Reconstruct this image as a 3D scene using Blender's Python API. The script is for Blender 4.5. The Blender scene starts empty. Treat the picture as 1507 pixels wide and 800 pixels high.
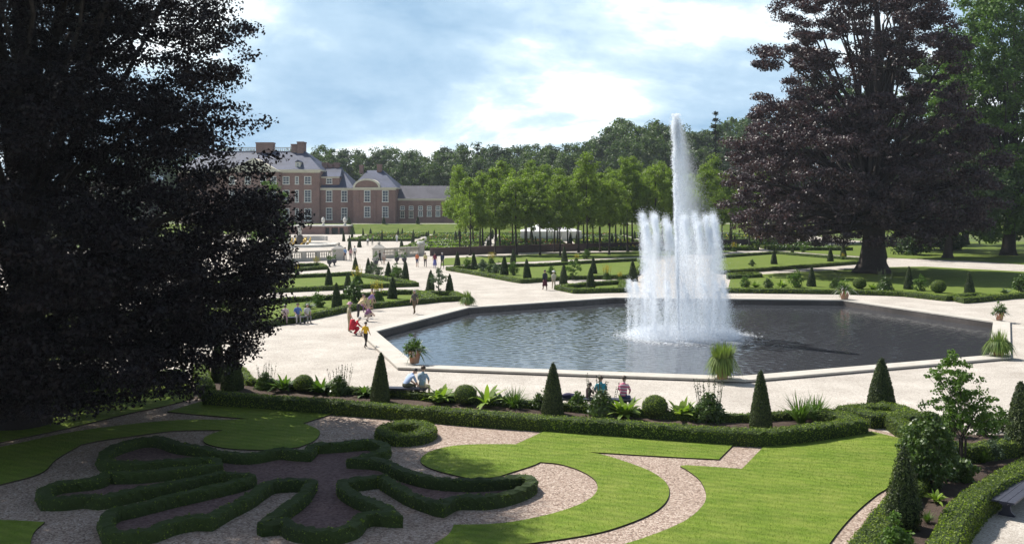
import bpy, bmesh, math, random
import numpy as np
from mathutils import Vector, Matrix
from mathutils.geometry import tessellate_polygon

R = np.random.RandomState(11)
random.seed(5)
SC = bpy.context.scene
COL = SC.collection
PI = math.pi
F0, YH, CX, CH = 1500.0, 300.0, 753.5, 8.0     # focal length (px of the photograph), horizon row, centre column, eye height


def at(px, py, z=0.0):
    Y = F0 * (CH - z) / (py - YH)
    return ((px - CX) * Y / F0, Y, z)


def atY(px, py, Y):
    return ((px - CX) * Y / F0, Y, CH - (py - YH) * Y / F0)


def g2(pts, z=0.0):
    return [at(x, y, z)[:2] for x, y in pts]


# ------------------------------------------------------------------ materials
def new_mat(name):
    m = bpy.data.materials.new(name)
    m.use_nodes = True
    nt = m.node_tree
    nt.nodes.clear()
    out = nt.nodes.new('ShaderNodeOutputMaterial')
    return m, nt, out


def N(nt, typ, **kw):
    n = nt.nodes.new(typ)
    for k, v in kw.items():
        if k.startswith('i_'):
            n.inputs[k[2:].replace('_', ' ')].default_value = v
        else:
            setattr(n, k, v)
    return n


def L(nt, a, b):
    nt.links.new(a, b)


def ramp(nt, fac, stops):
    r = nt.nodes.new('ShaderNodeValToRGB')
    el = r.color_ramp.elements
    while len(el) < len(stops):
        el.new(0.5)
    for e, (p, c) in zip(el, stops):
        e.position = p
        e.color = (c[0], c[1], c[2], 1)
    L(nt, fac, r.inputs[0])
    return r


def mixc(nt, fac, a, b, mode='MIX'):
    m = nt.nodes.new('ShaderNodeMix')
    m.data_type = 'RGBA'
    m.blend_type = mode
    for sock, v in ((m.inputs[0], fac), (m.inputs[6], a), (m.inputs[7], b)):
        if hasattr(v, 'links') or hasattr(v, 'is_linked'):
            L(nt, v, sock)
        elif isinstance(v, (int, float)):
            sock.default_value = v
        else:
            sock.default_value = (v[0], v[1], v[2], 1)
    return m.outputs[2]


def mat_noise(name, c1, c2, scale=4.0, rough=0.8, bump=0.3, bscale=None, bdist=0.02, c3=None, big=0.25, metal=0.0, spec=0.3):
    """two colours mixed by noise, a slow second noise, and bump"""
    m, nt, out = new_mat(name)
    tc = N(nt, 'ShaderNodeTexCoord')
    n1 = N(nt, 'ShaderNodeTexNoise', i_Scale=scale, i_Detail=6.0, i_Roughness=0.65)
    L(nt, tc.outputs['Object'], n1.inputs['Vector'])
    rp = ramp(nt, n1.outputs['Fac'], [(0.3, c1), (0.7, c2)])
    n2 = N(nt, 'ShaderNodeTexNoise', i_Scale=big, i_Detail=3.0)
    L(nt, tc.outputs['Object'], n2.inputs['Vector'])
    f2 = ramp(nt, n2.outputs['Fac'], [(0.42, (0, 0, 0)), (0.68, (1, 1, 1))])
    col = mixc(nt, f2.outputs[0], rp.outputs[0], c3 if c3 else tuple(0.82 * v for v in c1))
    p = N(nt, 'ShaderNodeBsdfPrincipled', i_Roughness=rough, i_Metallic=metal)
    p.inputs['Specular IOR Level'].default_value = spec
    L(nt, col, p.inputs['Base Color'])
    if bump:
        b = N(nt, 'ShaderNodeBump', i_Strength=bump, i_Distance=bdist)
        n3 = N(nt, 'ShaderNodeTexNoise', i_Scale=bscale or scale * 3, i_Detail=4.0)
        L(nt, tc.outputs['Object'], n3.inputs['Vector'])
        L(nt, n3.outputs['Fac'], b.inputs['Height'])
        L(nt, b.outputs[0], p.inputs['Normal'])
    L(nt, p.outputs[0], out.inputs[0])
    return m


def mat_leaf(name, c1, c2, trans=0.3, rough=0.55, tcol=None, spec=0.25):
    """leaf surface: tone differs from leaf to leaf, some light passes through"""
    m, nt, out = new_mat(name)
    g = N(nt, 'ShaderNodeNewGeometry')
    col = ramp(nt, g.outputs['Random Per Island'], [(0.0, c1), (1.0, c2)])
    tc = N(nt, 'ShaderNodeTexCoord')
    n2 = N(nt, 'ShaderNodeTexNoise', i_Scale=0.7, i_Detail=2.0)
    L(nt, tc.outputs['Object'], n2.inputs['Vector'])
    f2 = ramp(nt, n2.outputs['Fac'], [(0.35, (0.78, 0.78, 0.8)), (0.65, (1.2, 1.18, 1.1))])
    c = mixc(nt, 1.0, col.outputs[0], f2.outputs[0], 'MULTIPLY')
    p = N(nt, 'ShaderNodeBsdfPrincipled', i_Roughness=rough)
    p.inputs['Specular IOR Level'].default_value = spec
    L(nt, c, p.inputs['Base Color'])
    t = N(nt, 'ShaderNodeBsdfTranslucent')
    tint = mixc(nt, 1.0, c, tcol or (1.3, 1.5, 0.6), 'MULTIPLY')
    L(nt, tint, t.inputs[0])
    mx = N(nt, 'ShaderNodeMixShader')
    mx.inputs[0].default_value = trans
    L(nt, p.outputs[0], mx.inputs[1])
    L(nt, t.outputs[0], mx.inputs[2])
    L(nt, mx.outputs[0], out.inputs[0])
    return m


def mat_gravel(name, stops, scale=28.0, bump=0.6, big=((0.9, 0.9, 0.9), (1.06, 1.05, 1.03)), rough=0.9, dist=0.02, bigscale=0.35):
    m, nt, out = new_mat(name)
    tc = N(nt, 'ShaderNodeTexCoord')
    v = N(nt, 'ShaderNodeTexVoronoi', i_Scale=scale)
    L(nt, tc.outputs['Object'], v.inputs['Vector'])
    sep = N(nt, 'ShaderNodeSeparateColor')
    L(nt, v.outputs['Color'], sep.inputs[0])
    rp = ramp(nt, sep.outputs[0], stops)
    n2 = N(nt, 'ShaderNodeTexNoise', i_Scale=bigscale, i_Detail=6.0, i_Roughness=0.7)
    L(nt, tc.outputs['Object'], n2.inputs['Vector'])
    f2 = ramp(nt, n2.outputs['Fac'], [(0.3, big[0]), (0.7, big[1])])
    c = mixc(nt, 1.0, rp.outputs[0], f2.outputs[0], 'MULTIPLY')
    n4 = N(nt, 'ShaderNodeTexNoise', i_Scale=7.0, i_Detail=5.0, i_Roughness=0.75)
    L(nt, tc.outputs['Object'], n4.inputs['Vector'])
    f4 = ramp(nt, n4.outputs['Fac'], [(0.3, (0.80, 0.785, 0.77)), (0.7, (1.10, 1.10, 1.10))])
    c = mixc(nt, 1.0, c, f4.outputs[0], 'MULTIPLY')
    p = N(nt, 'ShaderNodeBsdfPrincipled', i_Roughness=rough)
    p.inputs['Specular IOR Level'].default_value = 0.2
    L(nt, c, p.inputs['Base Color'])
    b = N(nt, 'ShaderNodeBump', i_Strength=bump, i_Distance=dist)
    b.invert = True
    L(nt, v.outputs['Distance'], b.inputs['Height'])
    L(nt, b.outputs[0], p.inputs['Normal'])
    L(nt, p.outputs[0], out.inputs[0])
    return m


def mat_lawn(name, c1, c2, c3, stripe=0.0, ang=0.6, width=1.1):
    m, nt, out = new_mat(name)
    tc = N(nt, 'ShaderNodeTexCoord')
    n1 = N(nt, 'ShaderNodeTexNoise', i_Scale=26.0, i_Detail=8.0, i_Roughness=0.8)
    L(nt, tc.outputs['Object'], n1.inputs['Vector'])
    rp = ramp(nt, n1.outputs['Fac'], [(0.3, c1), (0.7, c2)])
    n2 = N(nt, 'ShaderNodeTexNoise', i_Scale=0.8, i_Detail=6.0, i_Roughness=0.7)
    L(nt, tc.outputs['Object'], n2.inputs['Vector'])
    f2 = ramp(nt, n2.outputs['Fac'], [(0.4, (0, 0, 0)), (0.72, (1, 1, 1))])
    c = mixc(nt, f2.outputs[0], rp.outputs[0], c3)
    mp = N(nt, 'ShaderNodeMapping')
    mp.inputs['Rotation'].default_value = (0, 0, ang)
    mp.inputs['Scale'].default_value = (0.25, 2.6, 1)
    L(nt, tc.outputs['Object'], mp.inputs['Vector'])
    n5 = N(nt, 'ShaderNodeTexNoise', i_Scale=1.0, i_Detail=3.0)
    L(nt, mp.outputs[0], n5.inputs['Vector'])
    f5 = ramp(nt, n5.outputs['Fac'], [(0.32, (0.80, 0.83, 0.80)), (0.68, (1.16, 1.12, 1.15))])
    c = mixc(nt, 1.0, c, f5.outputs[0], 'MULTIPLY')
    if stripe:
        w = N(nt, 'ShaderNodeTexWave', i_Scale=1.0 / width, i_Distortion=0.6)
        mp2 = N(nt, 'ShaderNodeMapping')
        mp2.inputs['Rotation'].default_value = (0, 0, ang + PI / 2)
        L(nt, tc.outputs['Object'], mp2.inputs['Vector'])
        L(nt, mp2.outputs[0], w.inputs['Vector'])
        fw = ramp(nt, w.outputs['Fac'], [(0.2, (1 - stripe,) * 3), (0.8, (1 + stripe,) * 3)])
        c = mixc(nt, 1.0, c, fw.outputs[0], 'MULTIPLY')
    p = N(nt, 'ShaderNodeBsdfPrincipled', i_Roughness=0.9)
    p.inputs['Specular IOR Level'].default_value = 0.15
    L(nt, c, p.inputs['Base Color'])
    b = N(nt, 'ShaderNodeBump', i_Strength=0.8, i_Distance=0.04)
    L(nt, n1.outputs['Fac'], b.inputs['Height'])
    L(nt, b.outputs[0], p.inputs['Normal'])
    L(nt, p.outputs[0], out.inputs[0])
    return m


def mat_brick(name, c1, c2, mortar, scale=1.0, rough=0.9):
    m, nt, out = new_mat(name)
    tc = N(nt, 'ShaderNodeTexCoord')
    sp = N(nt, 'ShaderNodeSeparateXYZ')
    L(nt, tc.outputs['Object'], sp.inputs[0])
    ad = N(nt, 'ShaderNodeMath', operation='ADD')
    L(nt, sp.outputs[0], ad.inputs[0])
    L(nt, sp.outputs[1], ad.inputs[1])
    cb = N(nt, 'ShaderNodeCombineXYZ')
    L(nt, ad.outputs[0], cb.inputs[0])
    L(nt, sp.outputs[2], cb.inputs[1])
    bk = N(nt, 'ShaderNodeTexBrick', i_Scale=scale)
    bk.inputs['Color1'].default_value = (*c1, 1)
    bk.inputs['Color2'].default_value = (*c2, 1)
    bk.inputs['Mortar'].default_value = (*mortar, 1)
    bk.inputs['Mortar Size'].default_value = 0.012
    bk.inputs['Brick Width'].default_value = 0.24
    bk.inputs['Row Height'].default_value = 0.075
    L(nt, cb.outputs[0], bk.inputs['Vector'])
    n2 = N(nt, 'ShaderNodeTexNoise', i_Scale=0.45, i_Detail=6.0, i_Roughness=0.7)
    L(nt, tc.outputs['Object'], n2.inputs['Vector'])
    f2 = ramp(nt, n2.outputs['Fac'], [(0.3, (0.78, 0.78, 0.8)), (0.7, (1.18, 1.15, 1.12))])
    c = mixc(nt, 1.0, bk.outputs['Color'], f2.outputs[0], 'MULTIPLY')
    p = N(nt, 'ShaderNodeBsdfPrincipled', i_Roughness=rough)
    p.inputs['Specular IOR Level'].default_value = 0.2
    L(nt, c, p.inputs['Base Color'])
    L(nt, p.outputs[0], out.inputs[0])
    return m


def mat_plain(name, c, rough=0.6, metal=0.0, spec=0.4, var=0.12, scale=6.0):
    return mat_noise(name, tuple(v * (1 - var) for v in c), tuple(v * (1 + var) for v in c), scale, rough, 0.0,
                     c3=tuple(v * (1 - var * 0.7) for v in c), metal=metal, spec=spec, big=0.8)


# ------------------------------------------------------------------ mesh builder
class MB:
    def __init__(self):
        self.V, self.F, self.mats, self.nv = [], [], [], 0

    def add(self, v, f, mat):
        v = np.asarray(v, dtype=np.float32).reshape(-1, 3)
        if mat not in self.mats:
            self.mats.append(mat)
        mi = self.mats.index(mat)
        if isinstance(f, np.ndarray):
            self.F.append((f.astype(np.int32) + self.nv, mi))
        else:
            by = {}
            for q in f:
                by.setdefault(len(q), []).append(q)
            for k, qs in by.items():
                self.F.append((np.array(qs, dtype=np.int32) + self.nv, mi))
        self.V.append(v)
        self.nv += len(v)
        return self

    def mesh(self, name, origin=(0, 0, 0), smooth=False):
        v = np.concatenate(self.V) - np.array(origin, dtype=np.float32)
        me = bpy.data.meshes.new(name)
        me.vertices.add(len(v))
        me.vertices.foreach_set('co', v.ravel())
        tot = np.concatenate([np.full(len(f), f.shape[1], dtype=np.int32) for f, _ in self.F])
        idx = np.concatenate([f.ravel() for f, _ in self.F])
        mi = np.concatenate([np.full(len(f), m, dtype=np.int32) for f, m in self.F])
        start = np.concatenate([[0], np.cumsum(tot)[:-1]]).astype(np.int32)
        me.loops.add(len(idx))
        me.loops.foreach_set('vertex_index', idx)
        me.polygons.add(len(tot))
        me.polygons.foreach_set('loop_start', start)
        me.polygons.foreach_set('loop_total', tot)
        me.polygons.foreach_set('material_index', mi)
        me.polygons.foreach_set('use_smooth', np.full(len(tot), bool(smooth)))
        for m in self.mats:
            me.materials.append(m)
        me.update(calc_edges=True)
        me.validate()
        return me

    def build(self, name, parent=None, origin=(0, 0, 0), smooth=False):
        o = bpy.data.objects.new(name, self.mesh(name, origin, smooth))
        COL.objects.link(o)
        if parent is not None:
            o.parent = parent
        o.location = origin
        return o


def tag(o, label, cat, group=None, kind=None):
    o['label'] = label
    o['category'] = cat
    if group:
        o['group'] = group
    if kind:
        o['kind'] = kind
    return o


def struct(o):
    o['kind'] = 'structure'
    return o


def thing(name, loc, label, cat, group=None, rz=0.0):
    o = bpy.data.objects.new(name, None)
    COL.objects.link(o)
    o.location = loc
    o.rotation_euler = (0, 0, rz)
    o.empty_display_size = 0.3
    return tag(o, label, cat, group)


def dup(root, loc, label=None, rz=0.0, scale=None, group=None, cat=None):
    r = root.copy()
    COL.objects.link(r)
    r.location = loc
    r.rotation_euler = (0, 0, rz)
    if scale is not None:
        r.scale = scale
    if label:
        r['label'] = label
    if group:
        r['group'] = group
    if cat:
        r['category'] = cat
    for ch in list(root.children):
        c = ch.copy()
        COL.objects.link(c)
        c.parent = r
        for gch in list(ch.children):
            d = gch.copy()
            COL.objects.link(d)
            d.parent = c
    return r


# ------------------------------------------------------------------ shapes (each returns verts, faces)
def box(x0, x1, y0, y1, z0, z1):
    v = [(x0, y0, z0), (x1, y0, z0), (x1, y1, z0), (x0, y1, z0), (x0, y0, z1), (x1, y0, z1), (x1, y1, z1), (x0, y1, z1)]
    f = [(0, 3, 2, 1), (4, 5, 6, 7), (0, 1, 5, 4), (1, 2, 6, 5), (2, 3, 7, 6), (3, 0, 4, 7)]
    return v, f


def lathe(prof, n=16, c=(0, 0, 0), jit=0.0, rs=None):
    v, f = [], []
    for r, z in prof:
        for k in range(n):
            a = 2 * PI * k / n
            rr = r * (1 + (rs.uniform(-jit, jit) if rs is not None else 0))
            v.append((c[0] + rr * math.cos(a), c[1] + rr * math.sin(a), c[2] + z))
    for i in range(len(prof) - 1):
        for k in range(n):
            k2 = (k + 1) % n
            f.append((i * n + k, i * n + k2, (i + 1) * n + k2, (i + 1) * n + k))
    f.append(tuple(range(n - 1, -1, -1)))
    f.append(tuple((len(prof) - 1) * n + k for k in range(n)))
    return v, f


def tube(pts, rad, n=7):
    pts = [np.array(p, float) for p in pts]
    v, f = [], []
    up = np.array((0.31, 0.17, 0.93))
    for i, p in enumerate(pts):
        t = pts[min(i + 1, len(pts) - 1)] - pts[max(i - 1, 0)]
        t = t / (np.linalg.norm(t) + 1e-9)
        a = np.cross(t, up if abs(t @ up) < 0.95 else np.array((1.0, 0, 0)))
        a /= np.linalg.norm(a) + 1e-9
        b = np.cross(t, a)
        r = rad[i] if hasattr(rad, '__len__') else rad
        for k in range(n):
            th = 2 * PI * k / n
            v.append(p + r * (math.cos(th) * a + math.sin(th) * b))
    for i in range(len(pts) - 1):
        for k in range(n):
            k2 = (k + 1) % n
            f.append((i * n + k, i * n + k2, (i + 1) * n + k2, (i + 1) * n + k))
    f.append(tuple(range(n - 1, -1, -1)))
    f.append(tuple((len(pts) - 1) * n + k for k in range(n)))
    return v, f


def slab(pts, z0, z1, holes=()):
    """closed outline (with holes) as a slab; top is triangulated; z0 == z1 gives a sheet"""
    loops = [[Vector((p[0], p[1], 0)) for p in pts]] + [[Vector((p[0], p[1], 0)) for p in h] for h in holes]
    tris = tessellate_polygon(loops)
    flat = [p for lp in loops for p in lp]
    v = [(p.x, p.y, z1) for p in flat]
    f = []
    for t in tris:
        a, b, c = [flat[i] for i in t]
        s = (b.x - a.x) * (c.y - a.y) - (b.y - a.y) * (c.x - a.x)
        if abs(s) < 1e-9:
            continue
        f.append(tuple(t) if s > 0 else tuple(reversed(t)))
    if z1 > z0:
        n = len(flat)
        v += [(p.x, p.y, z0) for p in flat]
        o = 0
        for lp in loops:
            m = len(lp)
            for i in range(m):
                j = (i + 1) % m
                f.append((o + j, o + i, n + o + i, n + o + j))
            o += m
    return v, f


def smooth_line(pts, closed, corner=50.0, sub=6):
    """Catmull-Rom through the points, keeping sharp corners sharp"""
    P = [np.array(p, float) for p in pts]
    n = len(P)
    sharp = []
    for i in range(n):
        if not closed and i in (0, n - 1):
            sharp.append(True)
            continue
        a, b = P[i] - P[i - 1], P[(i + 1) % n] - P[i]
        c = (a @ b) / (np.linalg.norm(a) * np.linalg.norm(b) + 1e-9)
        sharp.append(math.degrees(math.acos(max(-1, min(1, c)))) > corner)
    out = []
    for i in range(n if closed else n - 1):
        j = (i + 1) % n
        p1, p2 = P[i], P[j]
        p0 = p1 - (p2 - p1) if sharp[i] else P[i - 1]
        p3 = p2 + (p2 - p1) if sharp[j] else P[(j + 1) % n]
        for k in range(sub):
            t = k / sub
            out.append(0.5 * ((2 * p1) + (-p0 + p2) * t + (2 * p0 - 5 * p1 + 4 * p2 - p3) * t * t + (-p0 + 3 * p1 - 3 * p2 + p3) * t ** 3))
    if not closed:
        out.append(P[-1])
    return out


def resample(pts, step, closed):
    P = [np.array(p, float) for p in pts]
    if closed:
        P = P + [P[0]]
    d = np.cumsum([0] + [np.linalg.norm(b - a) for a, b in zip(P[:-1], P[1:])])
    n = max(2, int(round(d[-1] / step)))
    s = np.linspace(0, d[-1], n + 1)
    A = np.array(P)
    q = np.stack([np.interp(s, d, A[:, k]) for k in range(2)], 1)
    return q[:-1] if closed else q


def leaf_quads(c, nrm, size, aspect=0.6, rs=R, bend=0.0):
    """n leaf shapes at points c (n,3), facing nrm (n,3)"""
    n = len(c)
    nrm = nrm / (np.linalg.norm(nrm, axis=1, keepdims=True) + 1e-9)
    t = rs.normal(size=(n, 3))
    u = np.cross(nrm, t)
    u /= np.linalg.norm(u, axis=1, keepdims=True) + 1e-9
    w = np.cross(nrm, u)
    s = (size * (0.65 + 0.7 * rs.rand(n)))[:, None]
    v = np.stack([c - u * s * 0.5, c + w * s * 0.5 * aspect - u * s * 0.05, c + u * s * 0.5, c - w * s * 0.5 * aspect - u * s * 0.05], 1)
    f = np.arange(4 * n).reshape(n, 4)
    return v.reshape(-1, 3), f


def tri_faces(f):
    out = []
    for q in (f if not isinstance(f, np.ndarray) else f.tolist()):
        for k in range(1, len(q) - 1):
            out.append((q[0], q[k], q[k + 1]))
    return np.array(out)


def scatter(v, f, dens, size, mat, mb, out=0.02, rs=R, spread=0.9, cap=60000, aspect=0.6, zmin=None):
    """leaves over a surface"""
    v = np.asarray(v, float)
    t = tri_faces(f)
    a, b, c = v[t[:, 0]], v[t[:, 1]], v[t[:, 2]]
    nn = np.cross(b - a, c - a)
    ar = np.linalg.norm(nn, axis=1) * 0.5
    nn = nn / (np.linalg.norm(nn, axis=1, keepdims=True) + 1e-12)
    keep = nn[:, 2] > -0.6
    ar = ar * keep
    n = int(min(cap, ar.sum() * dens))
    if n < 1:
        return
    i = rs.choice(len(t), n, p=ar / ar.sum())
    r1, r2 = np.sqrt(rs.rand(n)), rs.rand(n)
    p = (1 - r1)[:, None] * a[i] + (r1 * (1 - r2))[:, None] * b[i] + (r1 * r2)[:, None] * c[i]
    p += nn[i] * (rs.rand(n)[:, None] * out)
    d = nn[i] + rs.normal(size=(n, 3)) * spread * 0.6
    mb.add(*leaf_quads(p, d, size, aspect, rs), mat)


# ------------------------------------------------------------------ hedge ribbons
def hedge(name, pts, w, h, mat, leafmat, label, cat='hedge', closed=False, group=None, dens=380, leaf=0.055, step=0.18, corner=50, sub=6, smooth=True, z0=0.0):
    ln = smooth_line(pts, closed, corner, sub) if smooth else pts
    q = resample(ln, step, closed)
    n = len(q)
    off = np.zeros((n, 2))
    for i in range(n):
        a = q[i] - q[i - 1] if (closed or i > 0) else q[1] - q[0]
        b = q[(i + 1) % n] - q[i] if (closed or i < n - 1) else q[-1] - q[-2]
        a = a / (np.linalg.norm(a) + 1e-9)
        b = b / (np.linalg.norm(b) + 1e-9)
        t = a + b
        L_ = np.linalg.norm(t)
        t = t / L_ if L_ > 0.3 else a
        m = np.array((-t[1], t[0]))
        k = 1.0 / max(0.6, abs(m @ np.array((-a[1], a[0]))))
        off[i] = m * k
    prof = [(-0.5, 0.0), (-0.52, 0.45), (-0.5, 0.86), (-0.42, 0.985), (0.0, 1.0), (0.42, 0.985), (0.5, 0.86), (0.52, 0.45), (0.5, 0.0)]
    P = len(prof)
    v = np.zeros((n, P, 3))
    wob = 1 + 0.05 * np.sin(np.arange(n) * step * 1.7) + R.uniform(-0.035, 0.035, n)
    hw = 1 + 0.025 * np.sin(np.arange(n) * step * 1.1 + 2) + R.uniform(-0.02, 0.02, n)
    for k, (a, b) in enumerate(prof):
        v[:, k, 0] = q[:, 0] + off[:, 0] * a * w * wob
        v[:, k, 1] = q[:, 1] + off[:, 1] * a * w * wob
        v[:, k, 2] = z0 + b * h * hw
    v[:, 1:-1] += R.normal(scale=0.018, size=(n, P - 2, 3))
    f = []
    for i in range(n if closed else n - 1):
        j = (i + 1) % n
        for k in range(P - 1):
            f.append((i * P + k, j * P + k, j * P + k + 1, i * P + k + 1))
    if not closed:
        f.append(tuple(range(P)))
        f.append(tuple((n - 1) * P + k for k in range(P - 1, -1, -1)))
    V = v.reshape(-1, 3)
    # make faces point outward
    mb = MB()
    a, b, c = V[f[0][0]], V[f[0][1]], V[f[0][2]]
    nrm = np.cross(b - a, c - a)
    outw = np.array((off[0][0] * -1, off[0][1] * -1, 0))
    if nrm @ outw < 0:
        f = [tuple(reversed(x)) for x in f]
    mb.add(V, f, mat)
    scatter(V, f, dens, leaf, leafmat, mb, out=0.055, cap=130000, spread=1.0)
    cx, cy = q.mean(0)
    o = mb.build(name, origin=(float(q[0][0]), float(q[0][1]), z0))
    return tag(o, label, cat, group)


# ------------------------------------------------------------------ trees
def env_r(env, z):
    zs, rs_ = zip(*env)
    return np.interp(z, zs, rs_)


def crown_leaves(mb, env, nclump, nleaf, cr, leaf, mat, rs, flat=0.6, inner=0.45, harm=0.16, jit=0.25, offs=(0, 0), aspect=0.7, up=0.3, gap=None):
    zs = np.linspace(env[0][0], env[-1][0], 200)
    wts = env_r(env, zs) ** 1.3 + 0.02
    zc = rs.choice(zs, nclump, p=wts / wts.sum()) + rs.normal(scale=0.2, size=nclump)
    th = rs.rand(nclump) * 2 * PI
    ph = rs.rand(4) * 2 * PI
    zn = zc / (env[-1][0] + 1e-6)
    mod = 1 + harm * (np.sin(2 * th + ph[0] + 3 * zn) + 0.8 * np.sin(3 * th + ph[1] - 4 * zn) + 0.6 * np.sin(5 * th + ph[2] + 9 * zn)) / 1.5
    rad = env_r(env, zc) * mod * (1 - (1 - inner) * rs.rand(nclump) ** 1.6)
    C = np.stack([offs[0] + rad * np.cos(th), offs[1] + rad * np.sin(th), zc], 1)
    C += rs.normal(scale=jit * cr, size=C.shape)
    if gap is not None:
        fr = rs.rand(3) * 6
        wv = np.sin(C[:, 0] / gap[1] + fr[0]) + np.sin(C[:, 1] / gap[1] + fr[1]) + np.sin(C[:, 2] / gap[1] * 1.7 + fr[2]) + rs.normal(scale=.35, size=len(C))
        C = C[(wv > gap[0]) | (C[:, 2] < gap[2])]
        nclump = len(C)
    k = nleaf // nclump
    crs = cr * (0.6 + 0.8 * rs.rand(nclump))
    d = rs.normal(size=(nclump, k, 3))
    d /= np.linalg.norm(d, axis=2, keepdims=True)
    rr = rs.rand(nclump, k, 1) ** 0.45
    p = C[:, None, :] + d * rr * crs[:, None, None] * np.array((1, 1, flat))
    nrm = d * 0.8 + rs.normal(size=d.shape) * 0.55 + np.array((0, 0, up))
    mb.add(*leaf_quads(p.reshape(-1, 3), nrm.reshape(-1, 3), leaf, aspect, rs), mat)
    return C


def limbs(mb, C, z_lo, z_hi, ztop, r0, nl, mat, rs, sub=3):
    """limbs rising from the trunk to some of the clumps, with twigs"""
    pick = rs.choice(len(C), min(nl, len(C)), replace=False)
    for i in pick:
        c = C[i]
        zb = min(max(z_lo, c[2] * rs.uniform(0.35, 0.6)), z_hi)
        t = zb / ztop
        rb = r0 * max(0.12, (1 - t)) * rs.uniform(0.3, 0.5)
        a = np.array((0, 0, zb))
        m1 = a + (c - a) * 0.35 + np.array((0, 0, rs.uniform(-0.05, 0.12) * np.linalg.norm(c - a)))
        m2 = a + (c - a) * 0.7 + rs.normal(scale=0.04, size=3) * np.linalg.norm(c - a)
        mb.add(*tube([a, m1, m2, c], [rb, rb * 0.7, rb * 0.42, rb * 0.12], 6), mat)
        for s in range(sub):
            e = C[rs.randint(len(C))]
            dd = e - m2
            if np.linalg.norm(dd) < 0.45 * np.linalg.norm(c - a) + 2.0:
                mb.add(*tube([m2, m2 + dd * 0.5 + rs.normal(scale=0.1, size=3), e], [rb * 0.35, rb * 0.2, rb * 0.06], 5), mat)


def trunk_geo(mb, h, r, mat, rs, lean=0.02, flare=1.7, n=12):
    pts, rad = [], []
    for k, t in enumerate((0, 0.015, 0.04, 0.1, 0.2, 0.4, 0.6, 0.8, 1.0)):
        pts.append((lean * h * math.sin(t * 3), lean * h * 0.6 * math.sin(t * 4 + 1) - lean * h * 0.6 * math.sin(1), t * h))
        fl = flare if k == 0 else (1 + (flare - 1) * math.exp(-t * 30))
        rad.append(r * fl * (1 - 0.88 * t))
    v, f = tube(pts, rad, n)
    v = np.array(v)
    v[:, :2] *= 1 + rs.uniform(-0.05, 0.05, (len(v), 1))
    mb.add(v, f, mat)


def make_tree(name, loc, label, cat, env, h, r, nclump, nleaf, cr, leaf, bark, leafm, seed, group=None, nl=14, flat=0.6, inner=0.45, harm=0.16, z_lo=None, flare=1.7, up=0.3, extra=None, gap=None, offs=(0, 0)):
    rs = np.random.RandomState(seed)
    root = thing(name, loc, label, cat, group)
    cb = MB()
    C = crown_leaves(cb, env, nclump, nleaf, cr, leaf, leafm, rs, flat, inner, harm, up=up, gap=gap, offs=offs)
    if extra:
        extra(cb, rs, leafm)
    tb = MB()
    trunk_geo(tb, h, r, bark, rs, flare=flare)
    limbs(tb, C, z_lo if z_lo is not None else env[0][0] + 0.5, h * 0.9, h, r, nl, bark, rs)
    tb.build('trunk', root, smooth=True)
    cb.build('crown', root)
    return root

# ================================================================== materials in use
GRAV = mat_gravel('pale_gravel', [(0.0, (0.41, 0.37, 0.325)), (0.35, (0.52, 0.48, 0.43)), (0.8, (0.60, 0.565, 0.52)), (1.0, (0.28, 0.24, 0.21))], 30, 0.5, big=((0.74, 0.72, 0.70), (1.09, 1.09, 1.08)))
PEB = mat_gravel('coarse_pebbles', [(0.0, (0.18, 0.128, 0.10)), (0.25, (0.31, 0.235, 0.19)), (0.6, (0.42, 0.335, 0.275)), (0.85, (0.54, 0.455, 0.39)), (1.0, (0.25, 0.17, 0.135))], 21, 0.9, dist=0.03,
                 big=((0.86, 0.84, 0.82), (1.06, 1.05, 1.05)), bigscale=0.8)
MULCH = mat_gravel('crushed_brick', [(0.0, (0.10, 0.062, 0.062)), (0.4, (0.17, 0.11, 0.105)), (0.8, (0.22, 0.15, 0.14)), (1.0, (0.12, 0.07, 0.07))], 16, 1.0, dist=0.035)
SOIL = mat_noise('dark_soil', (0.055, 0.036, 0.027), (0.12, 0.085, 0.065), 9.0, 0.95, 1.0, 30, 0.05)
LAWN = mat_lawn('mown_lawn', (0.092, 0.155, 0.014), (0.175, 0.25, 0.032), (0.205, 0.245, 0.048), 0.08, 0.5, 1.2)
GRASS = mat_lawn('park_grass', (0.075, 0.125, 0.015), (0.13, 0.185, 0.028), (0.15, 0.18, 0.04), 0.0, 0.2)
EARTH = mat_noise('ground_grass', (0.06, 0.10, 0.018), (0.11, 0.15, 0.035), 0.8, 0.95, 0.4, 6.0, 0.05, c3=(0.12, 0.12, 0.045), big=0.05)
STONE = mat_noise('pale_stone', (0.42, 0.385, 0.34), (0.56, 0.52, 0.46), 3.0, 0.85, 0.25, 14.0, 0.01, c3=(0.44, 0.41, 0.36), big=0.7)
STONEW = mat_noise('white_stone', (0.58, 0.55, 0.50), (0.72, 0.70, 0.66), 2.0, 0.85, 0.2, 9.0, 0.01, c3=(0.5, 0.48, 0.44), big=0.6)
DARKST = mat_noise('wet_dark_stone', (0.07, 0.06, 0.055), (0.14, 0.12, 0.11), 4.0, 0.6, 0.3, 12, 0.01)
BOXC = mat_noise('box_hedge_core', (0.022, 0.040, 0.008), (0.045, 0.07, 0.013), 14.0, 0.9, 1.0, 40, 0.03)
BOXL = mat_leaf('box_leaves', (0.026, 0.052, 0.007), (0.215, 0.285, 0.038), 0.34)
YEWC = mat_noise('yew_core', (0.012, 0.022, 0.009), (0.022, 0.036, 0.012), 14.0, 0.9, 1.0, 40, 0.03)
YEWL = mat_leaf('yew_needles', (0.020, 0.036, 0.010), (0.085, 0.115, 0.032), 0.2)
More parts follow.
